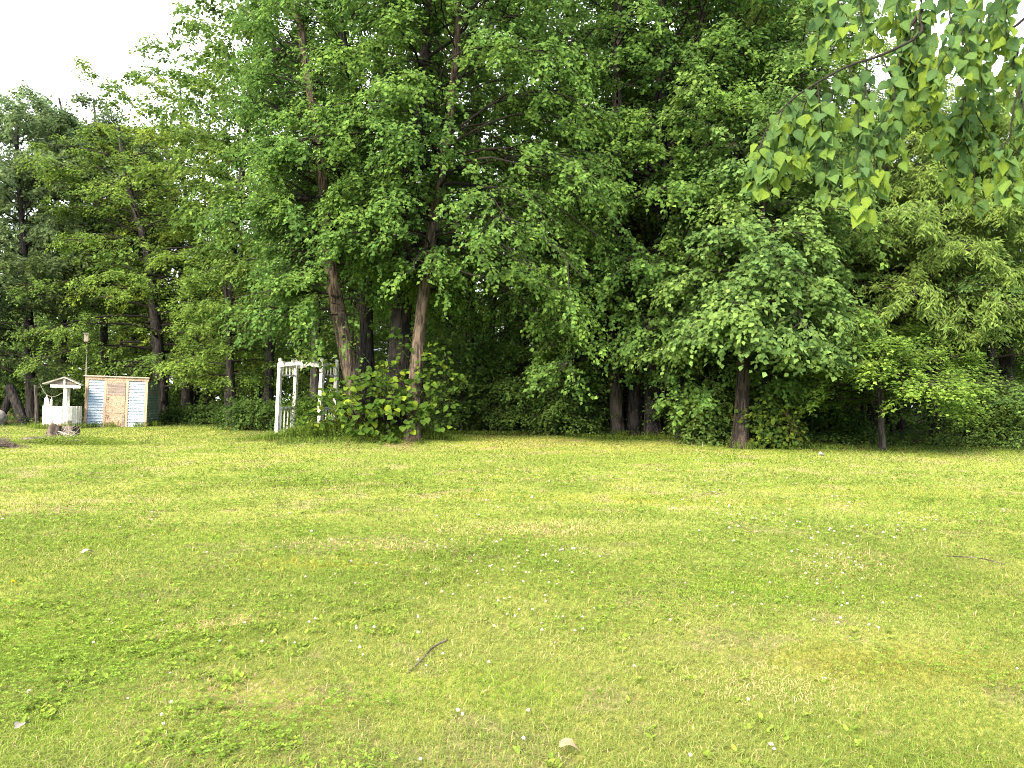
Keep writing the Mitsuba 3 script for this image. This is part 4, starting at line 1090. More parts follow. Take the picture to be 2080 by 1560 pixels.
# ------------------------------------------------------------------ birch branch over the near right corner
def birch():
    rng = np.random.default_rng(120)
    key = thing('birch_tree', 'birch whose hanging twigs of large heart-shaped leaves fill the upper right corner', 'tree')
    foot = np.array([4.1, 3.6, float(ground_z(4.1, 3.6)) - 0.1])
    trunk = [foot, foot + [0.05, 0.05, 1.5], foot + [0.0, 0.1, 3.2], foot + [-0.15, 0.15, 5.2], foot + [-0.1, 0.1, 7.5]]
    p, r, tm = trunk_mesh(trunk, 0.13, 0.05, n=26, sides=14, seed=5, ridge=0.08)
    obj('trunk', tm, 'bark_grey', key, smooth=40)
    limb1 = spline([foot + [-0.05, 0.1, 3.9], W(2120, -190, 3.7), W(1960, -150, 3.7), W(1884, 0, 3.6), W(1848, 56, 3.6), W(1834, 96, 3.6), W(1822, 160, 3.6)], 26)
    limb2 = spline([limb1[14], W(1868, 70, 3.55), W(1790, 112, 3.5), W(1726, 133, 3.5), W(1660, 168, 3.5), W(1598, 212, 3.5), W(1552, 274, 3.5), W(1534, 350, 3.5)], 26)
    limb3 = spline([foot + [-0.05, 0.1, 3.6], W(2200, -60, 3.9), W(2080, 40, 4.0), W(1990, 110, 4.0), W(1950, 220, 4.0)], 18)
    limb4 = spline([foot + [-0.05, 0.0, 3.5], W(2240, 20, 3.4), W(2130, 90, 3.4), W(2070, 180, 3.4), W(2050, 280, 3.4)], 18)
    for nm, L, a in (('bough', limb1, 0.016), ('bough', limb2, 0.0075), ('bough', limb3, 0.012), ('bough', limb4, 0.012)):
        obj(nm, tube(L, np.linspace(a, 0.0028, len(L)), 7), 'twig', key, smooth=True)
    # hanging twigs: where they leave a bough, where they end, how many leaves
    tw = [((1552, 274, 3.5), (1532, 392, 3.5), 15), ((1560, 262, 3.5), (1560, 395, 3.46), 14), ((1598, 212, 3.5), (1608, 330, 3.45), 13), ((1590, 220, 3.5), (1580, 370, 3.55), 12),
          ((1650, 172, 3.5), (1640, 340, 3.5), 15), ((1660, 168, 3.5), (1690, 405, 3.48), 14), ((1700, 145, 3.5), (1665, 300, 3.55), 11), ((1726, 133, 3.5), (1756, 452, 3.46), 18),
          ((1760, 120, 3.5), (1745, 400, 3.55), 18), ((1790, 112, 3.5), (1790, 380, 3.5), 19), ((1834, 96, 3.6), (1820, 330, 3.6), 18), ((1822, 160, 3.6), (1800, 300, 3.7), 14),
          ((1700, -40, 3.6), (1690, 110, 3.6), 14), ((1680, -40, 3.65), (1660, 95, 3.65), 11), ((1760, -30, 3.7), (1752, 90, 3.7), 8), ((1720, -60, 3.5), (1712, 70, 3.5), 9), ((1790, -40, 3.7), (1775, 100, 3.7), 9),
          ((1884, 0, 3.6), (1880, 170, 3.6), 15), ((1860, 40, 3.6), (1900, 200, 3.5), 14), ((1930, -60, 3.7), (1935, 130, 3.7), 16), ((1848, 56, 3.6), (1860, 250, 3.65), 16),
          ((1950, 220, 4.0), (1950, 400, 4.0), 17), ((1970, 150, 4.0), (1975, 430, 3.95), 20), ((1990, 110, 4.0), (1925, 300, 4.0), 15), ((2000, 100, 4.0), (2010, 380, 4.0), 18), ((1960, 190, 4.0), (1935, 380, 4.05), 14),
          ((2040, 60, 4.0), (2020, 240, 4.0), 16), ((2070, 180, 3.4), (2062, 400, 3.4), 15), ((2050, 280, 3.4), (2040, 400, 3.4), 10), ((2100, 120, 3.4), (2085, 330, 3.4), 12), ((2060, -20, 3.9), (2060, 130, 3.9), 14),
          ((1985, -40, 3.9), (1990, 110, 3.9), 15), ((2030, -60, 3.8), (2025, 90, 3.8), 13), ((1950, -80, 3.8), (1955, 60, 3.8), 11), ((2110, 20, 3.6), (2090, 170, 3.6), 8), ((1830, -60, 3.6), (1820, 60, 3.6), 12), ((1900, 120, 3.7), (1895, 300, 3.7), 14)]
    for k in range(12):
        x, y0 = rng.uniform(1835, 2095), rng.uniform(-90, 120)
        Y = rng.uniform(3.4, 4.1)
        tw.append(((x, y0, Y), (x + rng.normal(-6, 12), y0 + rng.uniform(110, 190), Y), 11))
    # a serrated ovate leaf, midrib down, folded and curled
    xs = np.array([0, .06, .2, .34, .5, .66, .82, .93, 1.0])
    ys = np.array([0, .26, .40, .42, .36, .25, .125, .045, 0])

    def leaf(fold, curl, twist, col, lr):
        mid = np.column_stack([xs, 0 * xs])
        L, R = np.column_stack([xs, ys]), np.column_stack([xs, -ys])
        L[2:-1:2, 1] *= 0.93
        R[2:-1:2, 1] *= 0.93
        pts = np.vstack([mid, L[1:-1], R[1:-1]])
        z = -curl * pts[:, 0] ** 2 + fold * np.abs(pts[:, 1]) + twist * pts[:, 1] * pts[:, 0] + 0.015 * np.sin(pts[:, 0] * 23) * (np.abs(pts[:, 1]) > 0)
        v = np.column_stack([pts, z])
        k, f = len(xs), []
        for off, flip in ((k, False), (k + k - 2, True)):
            idx = [0] + list(range(off, off + k - 2)) + [k - 1]
            for i in range(k - 1):
                q = [[i, i + 1, idx[i + 1]], [i, idx[i + 1], idx[i]]]
                for t in q:
                    if len(set(t)) == 3:
                        f.append(t[::-1] if flip else t)
        c = np.tile(col, (len(v), 1))
        c[:k] *= 1.12
        return (v, np.array(f)), c * lr
    cols = [((0.078, 0.150, 0.058), 1.0), ((0.105, 0.19, 0.060), 1.0), ((0.135, 0.225, 0.05), 1.0), ((0.16, 0.245, 0.04), 1.0)]
    variants = [leaf(fo, cu, twt, np.array(c), k) for c, k in cols for fo, cu, twt in ((0.28, 0.18, 0.2), (0.10, 0.42, -0.25), (0.55, 0.10, 0.1))]
    dicts = [mikit.ply(m, 'leaf', color=c, smooth=True) for m, c in variants]
    spots, pet = [], Mesh()
    for a, b, n in tw:
        A, B = W(*a), W(*b)
        bow = rng.normal(0, 0.03, 3)
        path = spline([A, A * .65 + B * .35 + bow + [-0.02, 0, 0.0], A * .3 + B * .7 - bow * .4, B], 14)
        tk = obj('hanging_twig', tube(path, np.linspace(0.0036, 0.0016, 14), 5), 'twig', key, smooth=True)
        for i in range(int(n * 2.6)):
            u = (i + 0.5 + rng.normal(0, .25)) / (n * 2.6)
            u = np.clip(0.06 + 0.94 * u, 0, 0.999)
            q = path[int(u * 13)] * (1 - (u * 13) % 1) + path[min(13, int(u * 13) + 1)] * ((u * 13) % 1)
            az = rng.uniform(0, 2 * np.pi)
            out = np.array([math.cos(az), math.sin(az), 0])
            stalk = q + out * rng.uniform(0.010, 0.030) + [0, 0, -rng.uniform(0.0, 0.018)]
            pet.add(*tube([q, (q + stalk) / 2 + [0, 0, 0.004], stalk], 0.0007, 3, cap=False))
            d = norm(out * rng.uniform(0.05, 1.3) + [0, 0, -1.0])
            face = norm(np.array([rng.normal(0, 0.55), rng.normal(-0.5, 0.6), rng.uniform(0.0, 0.8)]))
            nr = norm(face - d * (face @ d))
            sz = rng.uniform(0.042, 0.080)
            M = np.eye(4)
            M[:3, 0], M[:3, 1], M[:3, 2], M[:3, 3] = d * sz, np.cross(nr, d) * sz * rng.uniform(0.88, 1.05), nr * sz, stalk
            t = rng.random() - 0.32 * (u > 0.72)
            left = a[0] < 1620
            ci = (0 if t > .62 else 1 if t > .3 else 2 if t > 0.08 else 3) if not left else (0 if t > .72 else 1 if t > .42 else 2 if t > 0.12 else 3)
            spots.append((stalk[2], M, ci * 3 + rng.integers(3), sz))
    obj('leaf_stalks', pet, 'twig', key, kind='stuff')
    keep = set(np.argsort([-s[3] for s in spots])[:298])
    rest = Mesh()
    for i, (_, M, vi, _s) in enumerate(spots):
        if i in keep:
            obj('leaf', dicts[vi], None, key, to_world=T(M))
        else:
            (v, f), c = variants[vi]
            rest.add(v @ M[:3, :3].T + M[:3, 3], f, c)
    obj('other_leaves', rest, 'leaf', key, kind='stuff', smooth=True)


birch()


# ------------------------------------------------------------------ shed
def frame(origin, yaw, lean_x=0.0, lean_y=0.0):
    """Local axes (along the front, to the back, up) of a thing that stands at origin."""
    R = np.array(T().rotate([0, 0, 1], math.degrees(yaw)).rotate([0, 1, 0], math.degrees(lean_x)).rotate([1, 0, 0], math.degrees(lean_y)).matrix)[:3, :3]
    return lambda vf: (np.asarray(vf[0]) @ R.T + origin, vf[1])


def b2(x0, x1, y0, y1, z0, z1):
    return box(((x0 + x1) / 2, (y0 + y1) / 2, (z0 + z1) / 2), (x1 - x0, y1 - y0, z1 - z0))


def shed():
    g = W(170, 869, 29.6)
    g[2] = float(ground_z(g[0], g[1])) - 0.02
    fr = frame(g, 0.19, lean_x=0.022)
    rng = np.random.default_rng(130)
    key = thing('garden_shed', 'small pale blue shed with clapboard walls and a patched plywood door', 'shed')
    wd, dp, ht = 2.27, 1.65, 2.04
    # dark backing; shows in the gaps as painted shadow under each lap
    m = Mesh()
    m.add(*b2(0.02, wd - 0.03, 0.031, dp, 0.0, ht - 0.03))
    obj('frame', fr(m.tm()), 'shed_lap_shade', key)
    pitch = 0.108

    def clap(x0, x1, z, h):
        # a lap board: thin at the top, proud at the bottom edge
        v = np.array([[x0, -0.008, z], [x1, -0.008, z], [x1, 0.024, z + h], [x0, 0.024, z + h], [x0, 0.03, z], [x1, 0.03, z], [x1, 0.03, z + h], [x0, 0.03, z + h]], float)
        f = np.array([[0, 1, 2], [0, 2, 3], [4, 6, 5], [4, 7, 6], [0, 4, 5], [0, 5, 1], [3, 2, 6], [3, 6, 7], [0, 3, 7], [0, 7, 4], [1, 5, 6], [1, 6, 2]])
        return v, f
    for x0, x1 in ((0.10, 0.672), (1.566, 2.155)):
        for k in range(17):
            z = 0.05 + k * pitch
            obj('clapboard', fr(clap(x0 + rng.uniform(0, .004), x1, z + 0.016, pitch - 0.016)), 'siding_blue', key)
    for k in range(18):
        z = 0.05 + k * pitch
        v, f = clap(0.02, dp - 0.06, z + 0.014, pitch - 0.014)
        v = np.column_stack([wd + 0.008 - v[:, 1], v[:, 0], v[:, 2]])
        obj('side_clapboard', fr((v, f)), 'siding_green_shaded', key)
    for x0, x1 in ((0.0, 0.10), (2.157, 2.265)):
        obj('corner_board', fr(b2(x0, x1, -0.022, 0.03, 0.0, 1.90)), 'trim', key)
    obj('corner_board', fr(b2(wd + 0.003, wd + 0.022, dp - 0.06, dp + 0.02, 0.0, 1.92)), 'grey_board', key)
    obj('fascia', fr(b2(-0.02, wd + 0.03, -0.034, 0.028, 1.902, 2.03)), 'trim', key, label='bare pinkish fascia board under the roof edge')
    for x0, x1 in ((0.675, 0.76), (1.475, 1.563)):
        obj('door_post', fr(b2(x0, x1, -0.018, 0.03, 0.0, 1.84)), 'trim', key)
    obj('door_lintel', fr(b2(0.675, 1.563, -0.016, 0.03, 1.842, 1.90)), 'trim', key)
    dk = obj('door', fr(b2(0.764, 1.471, -0.006, 0.03, 0.02, 1.835)), 'plywood', key, label='plywood door with a greyed board over its window')
    obj('upper_panel', fr(b2(0.79, 1.45, -0.026, -0.008, 0.62, 1.30)), 'plywood', dk)
    obj('lower_panel', fr(b2(0.77, 1.465, -0.022, -0.008, 0.03, 0.60)), 'plywood', dk)
    for k in range(4):
        z0 = 1.32 + k * 0.122
        obj('window_board', fr(b2(0.80, 1.445, -0.024 - 0.002 * (k % 2), -0.008, z0, z0 + 0.117)), 'grey_board', dk)
    for z in (0.45, 1.16):
        m = Mesh()
        m.add(*b2(0.77, 0.86, -0.034, -0.027, z - 0.045, z - 0.02))
        m.add(*b2(0.845, 0.87, -0.036, -0.027, z - 0.02, z + 0.05))
        m.add(*b2(0.80, 0.87, -0.034, -0.027, z + 0.05, z + 0.07))
        obj('hasp', fr(m.tm()), 'iron', dk)
    obj('patch_strip', fr(b2(1.38, 1.455, -0.03, -0.023, 0.05, 0.58)), 'grey_board', dk)
    # roof sheets sloping a little to the back
    R = Mesh()
    for k in range(9):
        x0 = -0.05 + k * (wd + 0.12) / 9
        v, f = b2(x0, x0 + (wd + 0.12) / 9 - 0.004, -0.09, dp + 0.08, 2.032, 2.055 + 0.004 * rng.random())
        v[:, 2] -= 0.05 * (v[:, 1] + 0.09)
        obj('roof_sheet', fr((v, f)), 'felt', key)
    obj('roof_edge', fr(b2(-0.06, wd + 0.06, -0.105, -0.093, 2.02, 2.062)), 'pole_wood', key)
    # a rack of slats on the shaded side
    m = Mesh()
    for k in range(3):
        m.add(*b2(wd + 0.03, wd + 0.045, 0.25 + 0.4 * k, 0.29 + 0.4 * k, 1.45, 1.85))
    m.add(*b2(wd + 0.046, wd + 0.055, 0.2, 1.2, 1.45, 1.49))
    obj('side_rack', fr(m.tm()), 'grey_board', key)
    # nest box
    key = thing('nest_box', 'small pale wooden nest box on a tall thin pole beside the shed', 'birdhouse')
    q = W(172, 860, 31.4)
    q[2] = float(ground_z(q[0], q[1])) - 0.2
    top = W(177, 688, 31.4)
    obj('pole', tube(spline([q, (q + top) / 2 + [0.0, 0, 0.0], top], 8), 0.022, 8), 'pole_wood', key)
    c = W(175, 686, 31.3)
    fb = frame(c, 0.5)
    obj('box', fb(b2(-0.08, 0.08, -0.09, 0.09, -0.16, 0.17)), 'pole_wood', key)
    v, f = b2(-0.10, 0.10, -0.13, 0.11, 0.173, 0.195)
    v[:, 2] += 0.15 * v[:, 1]
    obj('lid', fb((v, f)), 'grey_board', key)
    v, f = lathe([[0, 0], [0.022, 0], [0.022, 0.004], [0, 0.004]], 12)
    v = np.column_stack([v[:, 0], -0.091 - v[:, 2], v[:, 1] + 0.07])
    obj('entrance_hole', fb((v, f)), 'gap', key)
    m = Mesh()
    a, b = W(176, 712, 31.4), W(172, 702, 31.35)
    m.add(*tube([a, b], 0.015, 5))
    obj('bracket', m, 'pole_wood', key)


shed()


# ------------------------------------------------------------------ wishing well
def well():
    key = thing('wishing_well', 'white wishing well of upright planks with a small gabled roof', 'well')
    rng = np.random.default_rng(140)
    c = WELL
    R, H = 0.625, 0.85
    n = 24
    tops = []
    for k in range(n):
        a = 2 * np.pi * (k + 0.5) / n
        w = 2 * R * math.tan(math.pi / n) - 0.020
        rad = R + 0.010 * (k % 2) + rng.normal(0, 0.004)
        h = H + rng.normal(0, 0.006)
        z0 = -0.03 + 0.02 * rng.random()
        v, f = b2(-w / 2, w / 2, -0.014, 0.014, z0, h)
        tilt = rng.normal(0, 0.006)
        v[:, 0] += v[:, 2] * tilt
        Rm = np.array([[math.cos(a + math.pi / 2), -math.sin(a + math.pi / 2), 0], [math.sin(a + math.pi / 2), math.cos(a + math.pi / 2), 0], [0, 0, 1]])
        v = v @ Rm.T + [c[0] + rad * math.cos(a), c[1] + rad * math.sin(a), c[2]]
        obj('plank', (v, f), 'stave_paint', key)
    m = Mesh()
    for z in (0.2, 0.7):
        m.add(*tube([[c[0] + (R - 0.045) * math.cos(t), c[1] + (R - 0.045) * math.sin(t), c[2] + z] for t in np.linspace(0, 2 * np.pi, 25)], 0.02, 4))
    obj('inner_hoop', m, 'old_wood', key)
    fr = frame(c, 0.42, lean_x=0.02)
    obj('post', fr(b2(0.035, 0.165, -0.46, -0.37, 0.3, 1.545)), 'white_paint', key)
    obj('post', fr(b2(0.10, 0.18, 0.30, 0.40, 0.3, 1.545)), 'white_paint', key)
    obj('crossbeam', fr(b2(-0.40, 0.60, -0.49, -0.44, 1.55, 1.66)), 'white_paint', key)
    gv = np.array([[x, y, z] for y in (-0.435, -0.42) for x, z in ((-0.52, 1.662), (0.50, 1.662), (0.05, 1.915))])
    gh = trimesh.convex.convex_hull(gv)
    obj('gable_board', fr((np.array(gh.vertices), np.array(gh.faces))), 'grey_board', key)
    for s in (-1, 1):
        x1 = -0.64 if s < 0 else 0.62
        ridge = 0.055
        v = []
        for (x, z) in ((ridge, 1.93), (x1, 1.66)):
            for y in (-0.56, 0.50):
                for dz in (0, 0.028):
                    v.append([x, y, z + dz])
        v = np.array(v)
        f = trimesh.convex.convex_hull(v)
        obj('roof_panel', fr((np.array(f.vertices), np.array(f.faces))), 'white_paint', key)
        for k in range(4):
            y0 = -0.57 + 0.27 * k
            v2 = []
            for (x, z) in ((ridge, 1.96), (x1 * 1.02, 1.683)):
                for y in (y0, y0 + 0.262):
                    for dz in (0.0, 0.014):
                        v2.append([x, y, z + dz])
            h = trimesh.convex.convex_hull(np.array(v2))
            obj('roof_slat', fr((np.array(h.vertices), np.array(h.faces))), 'grey_board', key)
    obj('king_post', fr(b2(0.02, 0.09, -0.475, -0.455, 1.662, 1.925)), 'white_paint', key)
    # two white stubs of the lost left post
    for x, y, w, h in ((-0.50, -0.38, 0.165, 1.19), (-0.335, -0.44, 0.10, 1.13)):
        prof = [[0, 0.35], [w / 2, 0.35], [w / 2, h - 0.10], [w / 2 * .92, h - 0.07], [w / 4.5, h - 0.03], [w / 6, h + 0.02], [w / 6, h + 0.055], [0, h + 0.06]]
        v, f = lathe(prof, 14)
        obj('stub', fr((v + [x, y, 0], f)), 'white_paint', key)
    a, b = fr((np.array([[-0.72, -0.5, 1.64], [0.0, -0.42, 1.36], [-0.38, -0.5, 1.15]]), 0))[0][[0, 1]]
    mid = fr((np.array([[-0.5, -0.5, 1.28], [-0.24, -0.5, 1.21]]), 0))[0]
    obj('rope', tube(spline([a, mid[0], mid[1], b], 18), 0.008, 5), 'wire', key)
    m = Mesh()
    pts = fr((np.array([[-0.33, -0.3, 1.55], [-0.42, -0.3, 1.35], [-0.32, -0.3, 1.58], [-0.22, -0.3, 1.36], [-0.33, -0.3, 1.55], [-0.36, -0.3, 1.2]]), 0))[0]
    for k in range(0, 6, 2):
        m.add(*tube([pts[k], pts[k + 1]], 0.007, 5))
    obj('bucket_hanger', m, 'iron', key)


well()


# ------------------------------------------------------------------ garden arbor
def arbor():
    key = thing('garden_arbor', 'tall white painted garden arbor, half swallowed by linden leaves', 'arbor')
    P = {}
    base = {'a': (562, 885, 22.0), 'b': (596, 880, 22.75), 'c': (648, 880, 21.7), 'd': (678, 880, 22.4)}
    foot = {}
    for k, q in base.items():
        p = W(*q)
        p[2] = float(ground_z(p[0], p[1])) - 0.02
        foot[k] = p
    lean = np.array([0.028, 0, 1.0])
    yaw = math.atan2(foot['b'][1] - foot['a'][1], foot['b'][0] - foot['a'][0])
    Rz = np.array([[math.cos(yaw), -math.sin(yaw), 0], [math.sin(yaw), math.cos(yaw), 0], [0, 0, 1]])
    H = 2.20
    zb = foot['a'][2]

    def at(k, z):
        q = foot[k] + lean * (z - (foot[k][2] - zb))
        return q

    def post(k, nm='post'):
        v, f = box((0, 0, 0), (0.10, 0.10, 1.0))
        z = (v[:, 2] + 0.5)
        w = v * [1, 1, 0] @ Rz.T
        h = H - (foot[k][2] - zb)
        w = w + foot[k] + (z * h)[:, None] * lean
        pk = obj(nm, (w, f), 'white_paint', key)
        vv, ff = lathe([[0, 0], [0.065, 0], [0.065, 0.02], [0.035, 0.03], [0.055, 0.06], [0.062, 0.09], [0.045, 0.125], [0.015, 0.15], [0, 0.155]], 14)
        obj('finial', (vv + at(k, H), ff), 'white_paint', pk, smooth=40)
    for k in 'abcd':
        post(k)

    def beam(p, q, w, h, nm, lab=None):
        p, q = np.asarray(p), np.asarray(q)
        d = q - p
        L = np.linalg.norm(d)
        x = d / L
        y = norm(np.cross([0, 0, 1], x))
        z = np.cross(x, y)
        v, f = box((0, 0, 0), (L, w, h))
        return obj(nm, (v @ np.array([x, y, z]) + (p + q) / 2, f), 'white_paint', key)
    for i, j in (('a', 'b'), ('c', 'd')):
        e = norm(foot[j] - foot[i]) * 0.052
        for z, h in ((0.13, 0.07), (0.90, 0.085), (1.86, 0.05)):
            beam(at(i, z) + e, at(j, z) - e, 0.04, h, 'rail')
        beam(at(i, 2.135) + e, at(j, 2.135) - e, 0.035, 0.09, 'rail')
        for k in range(4):
            t = (k + 1) / 5
            for z0, z1 in ((0.168, 0.856), (1.887, 2.088)):
                beam(at(i, z0) * (1 - t) + at(j, z0) * t, at(i, z1) * (1 - t) + at(j, z1) * t, 0.03, 0.035, 'baluster')
    for i, j in (('a', 'c'), ('b', 'd')):
        m = [at(i, 2.12), at(i, 2.12) * .75 + at(j, 2.12) * .25 + [0, 0, .05], at(i, 2.12) * .5 + at(j, 2.12) * .5 + [0, 0, .07], at(i, 2.12) * .25 + at(j, 2.12) * .75 + [0, 0, .05], at(j, 2.12)]
        pts = spline(m, 13)
        mm = Mesh()
        for k in range(12):
            p, q = pts[k], pts[k + 1]
            d = q - p
            L = np.linalg.norm(d) + 0.004
            x = norm(d)
            y = norm(np.cross([0, 0, 1], x))
            v, f = box((0, 0, 0), (L, 0.04 + 0.001 * (k % 2), 0.10))
            mm.add(v @ np.array([x, y, np.cross(x, y)]) + (p + q) / 2 - norm(foot['b'] - foot['a']) * (0.075 if i == 'a' else -0.075), f)
        obj('arched_beam', mm, 'white_paint', key)
    for t in (0.15, 0.38, 0.62, 0.85):
        a = at('a', 2.18) * (1 - t) + at('c', 2.18) * t + [0, 0, 0.07 * math.sin(math.pi * t)]
        b = at('b', 2.18) * (1 - t) + at('d', 2.18) * t + [0, 0, 0.07 * math.sin(math.pi * t)]
        e = norm(b - a) * 0.2
        beam(a - e, b + e, 0.035, 0.06, 'cross_slat')


arbor()


# ------------------------------------------------------------------ old wood, brush and stray things on the left
def left_things():
    rng = np.random.default_rng(150)
    # rotten stump
    key = thing('rotten_stump', 'broken reddish rotten stump in the weeds in front of the wishing well', 'stump')
    g = W(108, 902, 20.6)
    g[2] = float(ground_z(g[0], g[1])) - 0.05
    p = spline([g, g + [0.01, 0, 0.2], g + [0.03, 0, 0.48]], 10)
    v, f = tube(p, np.linspace(0.20, 0.165, 10) * 1.0, 22, 0.35, 4)
    top = v[:, 2] > g[2] + 0.38
    v[top, 2] += 0.16 * (meshkit.fbm(v[top] * 7, 2, 3) - 0.5) * 2
    obj('body', (v, f), 'old_wood', key, smooth=30)
    for k in range(9):
        a = rng.uniform(0, 2 * np.pi)
        b = g + [0.03 + 0.11 * math.cos(a), 0.10 * math.sin(a), 0.38]
        h = rng.uniform(0.10, 0.22) * (1.5 if math.cos(a) < -0.3 else 0.8)
        w = rng.uniform(0.03, 0.07)
        hull = trimesh.convex.convex_hull(np.array([b + [-w, -.02, 0], b + [w, -.02, 0], b + [w, .02, 0], b + [-w, .02, 0], b + [rng.normal(0, .03), 0, h]]))
        obj('splinter', (np.array(hull.vertices), np.array(hull.faces)), 'red_wood', key)
    # log block lying behind it
    key = thing('sawn_log', 'short weathered log lying behind the rotten stump', 'log')
    q = W(136, 886, 20.9)
    q[2] = float(ground_z(q[0], q[1])) + 0.27
    v, f = tube([q + [-0.3, 0.05, 0], q + [-.1, 0.02, 0], q + [0.1, 0, .01], q + [0.26, -0.02, 0.01]], 0.17, 14, 0.2, 6)
    obj('body', (v, f), 'old_wood', key, smooth=30)
    # dark tyre-like ring planter
    key = thing('planter_ring', 'low dark ring planter half sunk in the grass left of the stump', 'planter')
    c = W(70, 905, 20.4)
    c[2] = float(ground_z(c[0], c[1]))
    v, f = lathe([[0.22, -0.05], [0.31, -0.05], [0.33, 0.06], [0.30, 0.13], [0.24, 0.135], [0.22, 0.10], [0.22, -0.05]], 26)
    v[:, 2] += 0.02 * meshkit.fbm(v * 5, 2, 1)
    obj('ring', (v * [1, 0.8, 1] + c, f), 'old_wood', key, smooth=30)
    # brush pile
    key = thing('brush_pile', 'heap of dry twigs and stems trailing right from the stump', 'brush pile')
    m = Mesh()
    for k in range(150):
        a = W(rng.normal(128, 14), 890 + rng.uniform(-4, 12), rng.normal(20.5, 0.15))
        a[2] = float(ground_z(a[0], a[1])) + rng.uniform(0.0, 0.40) * max(0.1, 1 - abs(a[0] + 12.05) / 0.7)
        d = norm([rng.normal(0.6, 0.7), rng.normal(0, 0.3), rng.normal(-0.15, 0.5)])
        L = rng.uniform(0.12, 0.5)
        b = a + d * L
        b[2] = max(b[2], float(ground_z(b[0], b[1])) + 0.01)
        m.add(*tube(spline([a, (a + b) / 2 + rng.normal(0, .03, 3), b], 4), rng.uniform(0.002, 0.006), 3, cap=False))
    obj('twigs', m, 'pole_wood', key, kind='stuff')
    for pts, r, nm in (([(118, 876, 20.5), (160, 890, 20.3), (205, 907, 20.2)], 0.013, 'fallen_branch'), ([(125, 880, 20.5), (150, 893, 20.3), (185, 912, 20.1)], 0.009, 'fallen_branch')):
        obj(nm, tube(spline(tp(*pts), 8), np.linspace(r, r * .4, 8), 6), 'pole_wood', key)
    key = obj('dead_branch', Mesh().add(*tube(spline(tp((196, 906, 20.1), (215, 905, 20.1), (224, 906, 20.1)), 6), 0.010, 6)).add(*tube(spline(tp((224, 906, 20.1), (226, 898, 20.1), (229, 889, 20.1)), 6), np.linspace(.011, .006, 6), 6)), 'bark_dark')
    tag(key, 'short dark dead branch sticking up from the grass right of the brush pile', 'branch')
    m = Mesh()
    for k in range(12):
        a = W(rng.uniform(285, 305), 905, 20.4)
        a[2] = float(ground_z(a[0], a[1])) + 0.02
        b = a + [rng.normal(0, .15), rng.normal(0, .1), rng.uniform(0.05, 0.28)]
        m.add(*tube(spline([a, (a + b) / 2 + rng.normal(0, .03, 3), b], 4), 0.004, 3, cap=False))
    tag(obj('dry_twigs', m, 'bark_dark'), 'thin dark dry twigs standing in the lawn below the right end of the shed', 'twigs')
    # weeds round the stump
    n = 5200
    px = rng.normal(160, 75, n)
    py = rng.normal(908, 7, n)
    x = (px - 1040) / F_PX * 20.2
    y = 20.2 + rng.normal(0, 0.3, n)
    hh = rng.uniform(0.02, 0.24, n) * np.exp(-((px - 150) / 90) ** 2)
    pos = np.stack([x, y, ground_z(x, y) + hh], 1)
    mm = Mesh()
    foliage(mm, rng, pos, norm(rng.standard_normal((n, 3)) * [1, 1, .5]), np.full(n, .5), 'oval', 0.05, (0.12, 0.20, 0.035), (0.24, 0.32, 0.06), up=0.9, hang=0.0)
    tag(obj('weed_patch', mm, 'leaf'), 'bright green weeds growing round the stump and brush', 'weeds', kind='stuff')
    # grey boulder at the left edge
    key = thing('boulder', 'large rounded grey boulder cut by the left edge of the view', 'boulder')
    c = W(-14, 862, 31.0)
    c[2] = float(ground_z(c[0], c[1])) + 0.25
    ico = trimesh.creation.icosphere(4, 1.0)
    v = np.array(ico.vertices)
    v = v * (1 + 0.16 * (meshkit.fbm(v * 1.7, 3, 9) - 0.5))[:, None] * [0.48, 0.45, 0.42]
    obj('stone', (v + c, np.array(ico.faces)), 'stone', key, smooth=True)
    # leaning rod
    a, b = W(4, 862, 21.0), ground_at(29, 913)
    key = obj('leaning_rod', tube(spline([b + [0, 0, -0.03], (a + b) / 2 + [0.01, 0, -.03], a], 8), 0.008, 6), 'old_wood')
    tag(key, 'thin bent rod stuck slanting in the lawn at the left edge', 'rod')
    # a heap of dry cuttings
    key = thing('cuttings_heap', 'flat grey heap of dry cuttings on the lawn at the left edge', 'heap')
    m = Mesh()
    for k in range(420):
        px = rng.normal(4, 18)
        a = W(px, 915, 19.2 + rng.normal(0, .25))
        a[2] = float(ground_z(a[0], a[1])) + abs(rng.normal(0, 0.10)) * math.exp(-((px - 0) / 26) ** 2) + 0.01
        d = norm([rng.normal(0.3, 1), rng.normal(0, .5), rng.normal(0, 0.18)])
        m.add(*tube([a - d * .09, a + d * rng.uniform(.05, .14)], rng.uniform(.0025, .006), 3, cap=False))
    obj('stalks', m, 'old_wood', key, kind='stuff')
    # dark leaning logs
    for pts, r, lab in (([(52, 872, 32.0), (36, 826, 32.0), (18, 782, 32.0)], 0.21, 'dark thick log leaning left between the boulder and the well'), ([(-6, 872, 32.4), (10, 830, 32.4), (26, 786, 32.4)], 0.16, 'dark log leaning right above the boulder, crossing the thicker one')):
        q = tp(*pts)
        q[0][2] = float(ground_z(q[0][0], q[0][1])) - 0.15
        tag(obj('leaning_log', tube(spline(q, 12), np.linspace(r, r * .8, 12), 14, .25, 3), 'bark_dark', smooth=40), lab, 'log')
    q = W(76, 868, 31.5)
    q[2] = float(ground_z(q[0], q[1])) - .1
    tag(obj('old_post', tube(spline([q, W(75, 826, 31.5), W(73, 782, 31.5)], 10), 0.085, 12, .15, 8), 'bark_grey', smooth=40), 'grey weathered post standing left of the wishing well', 'post')


left_things()


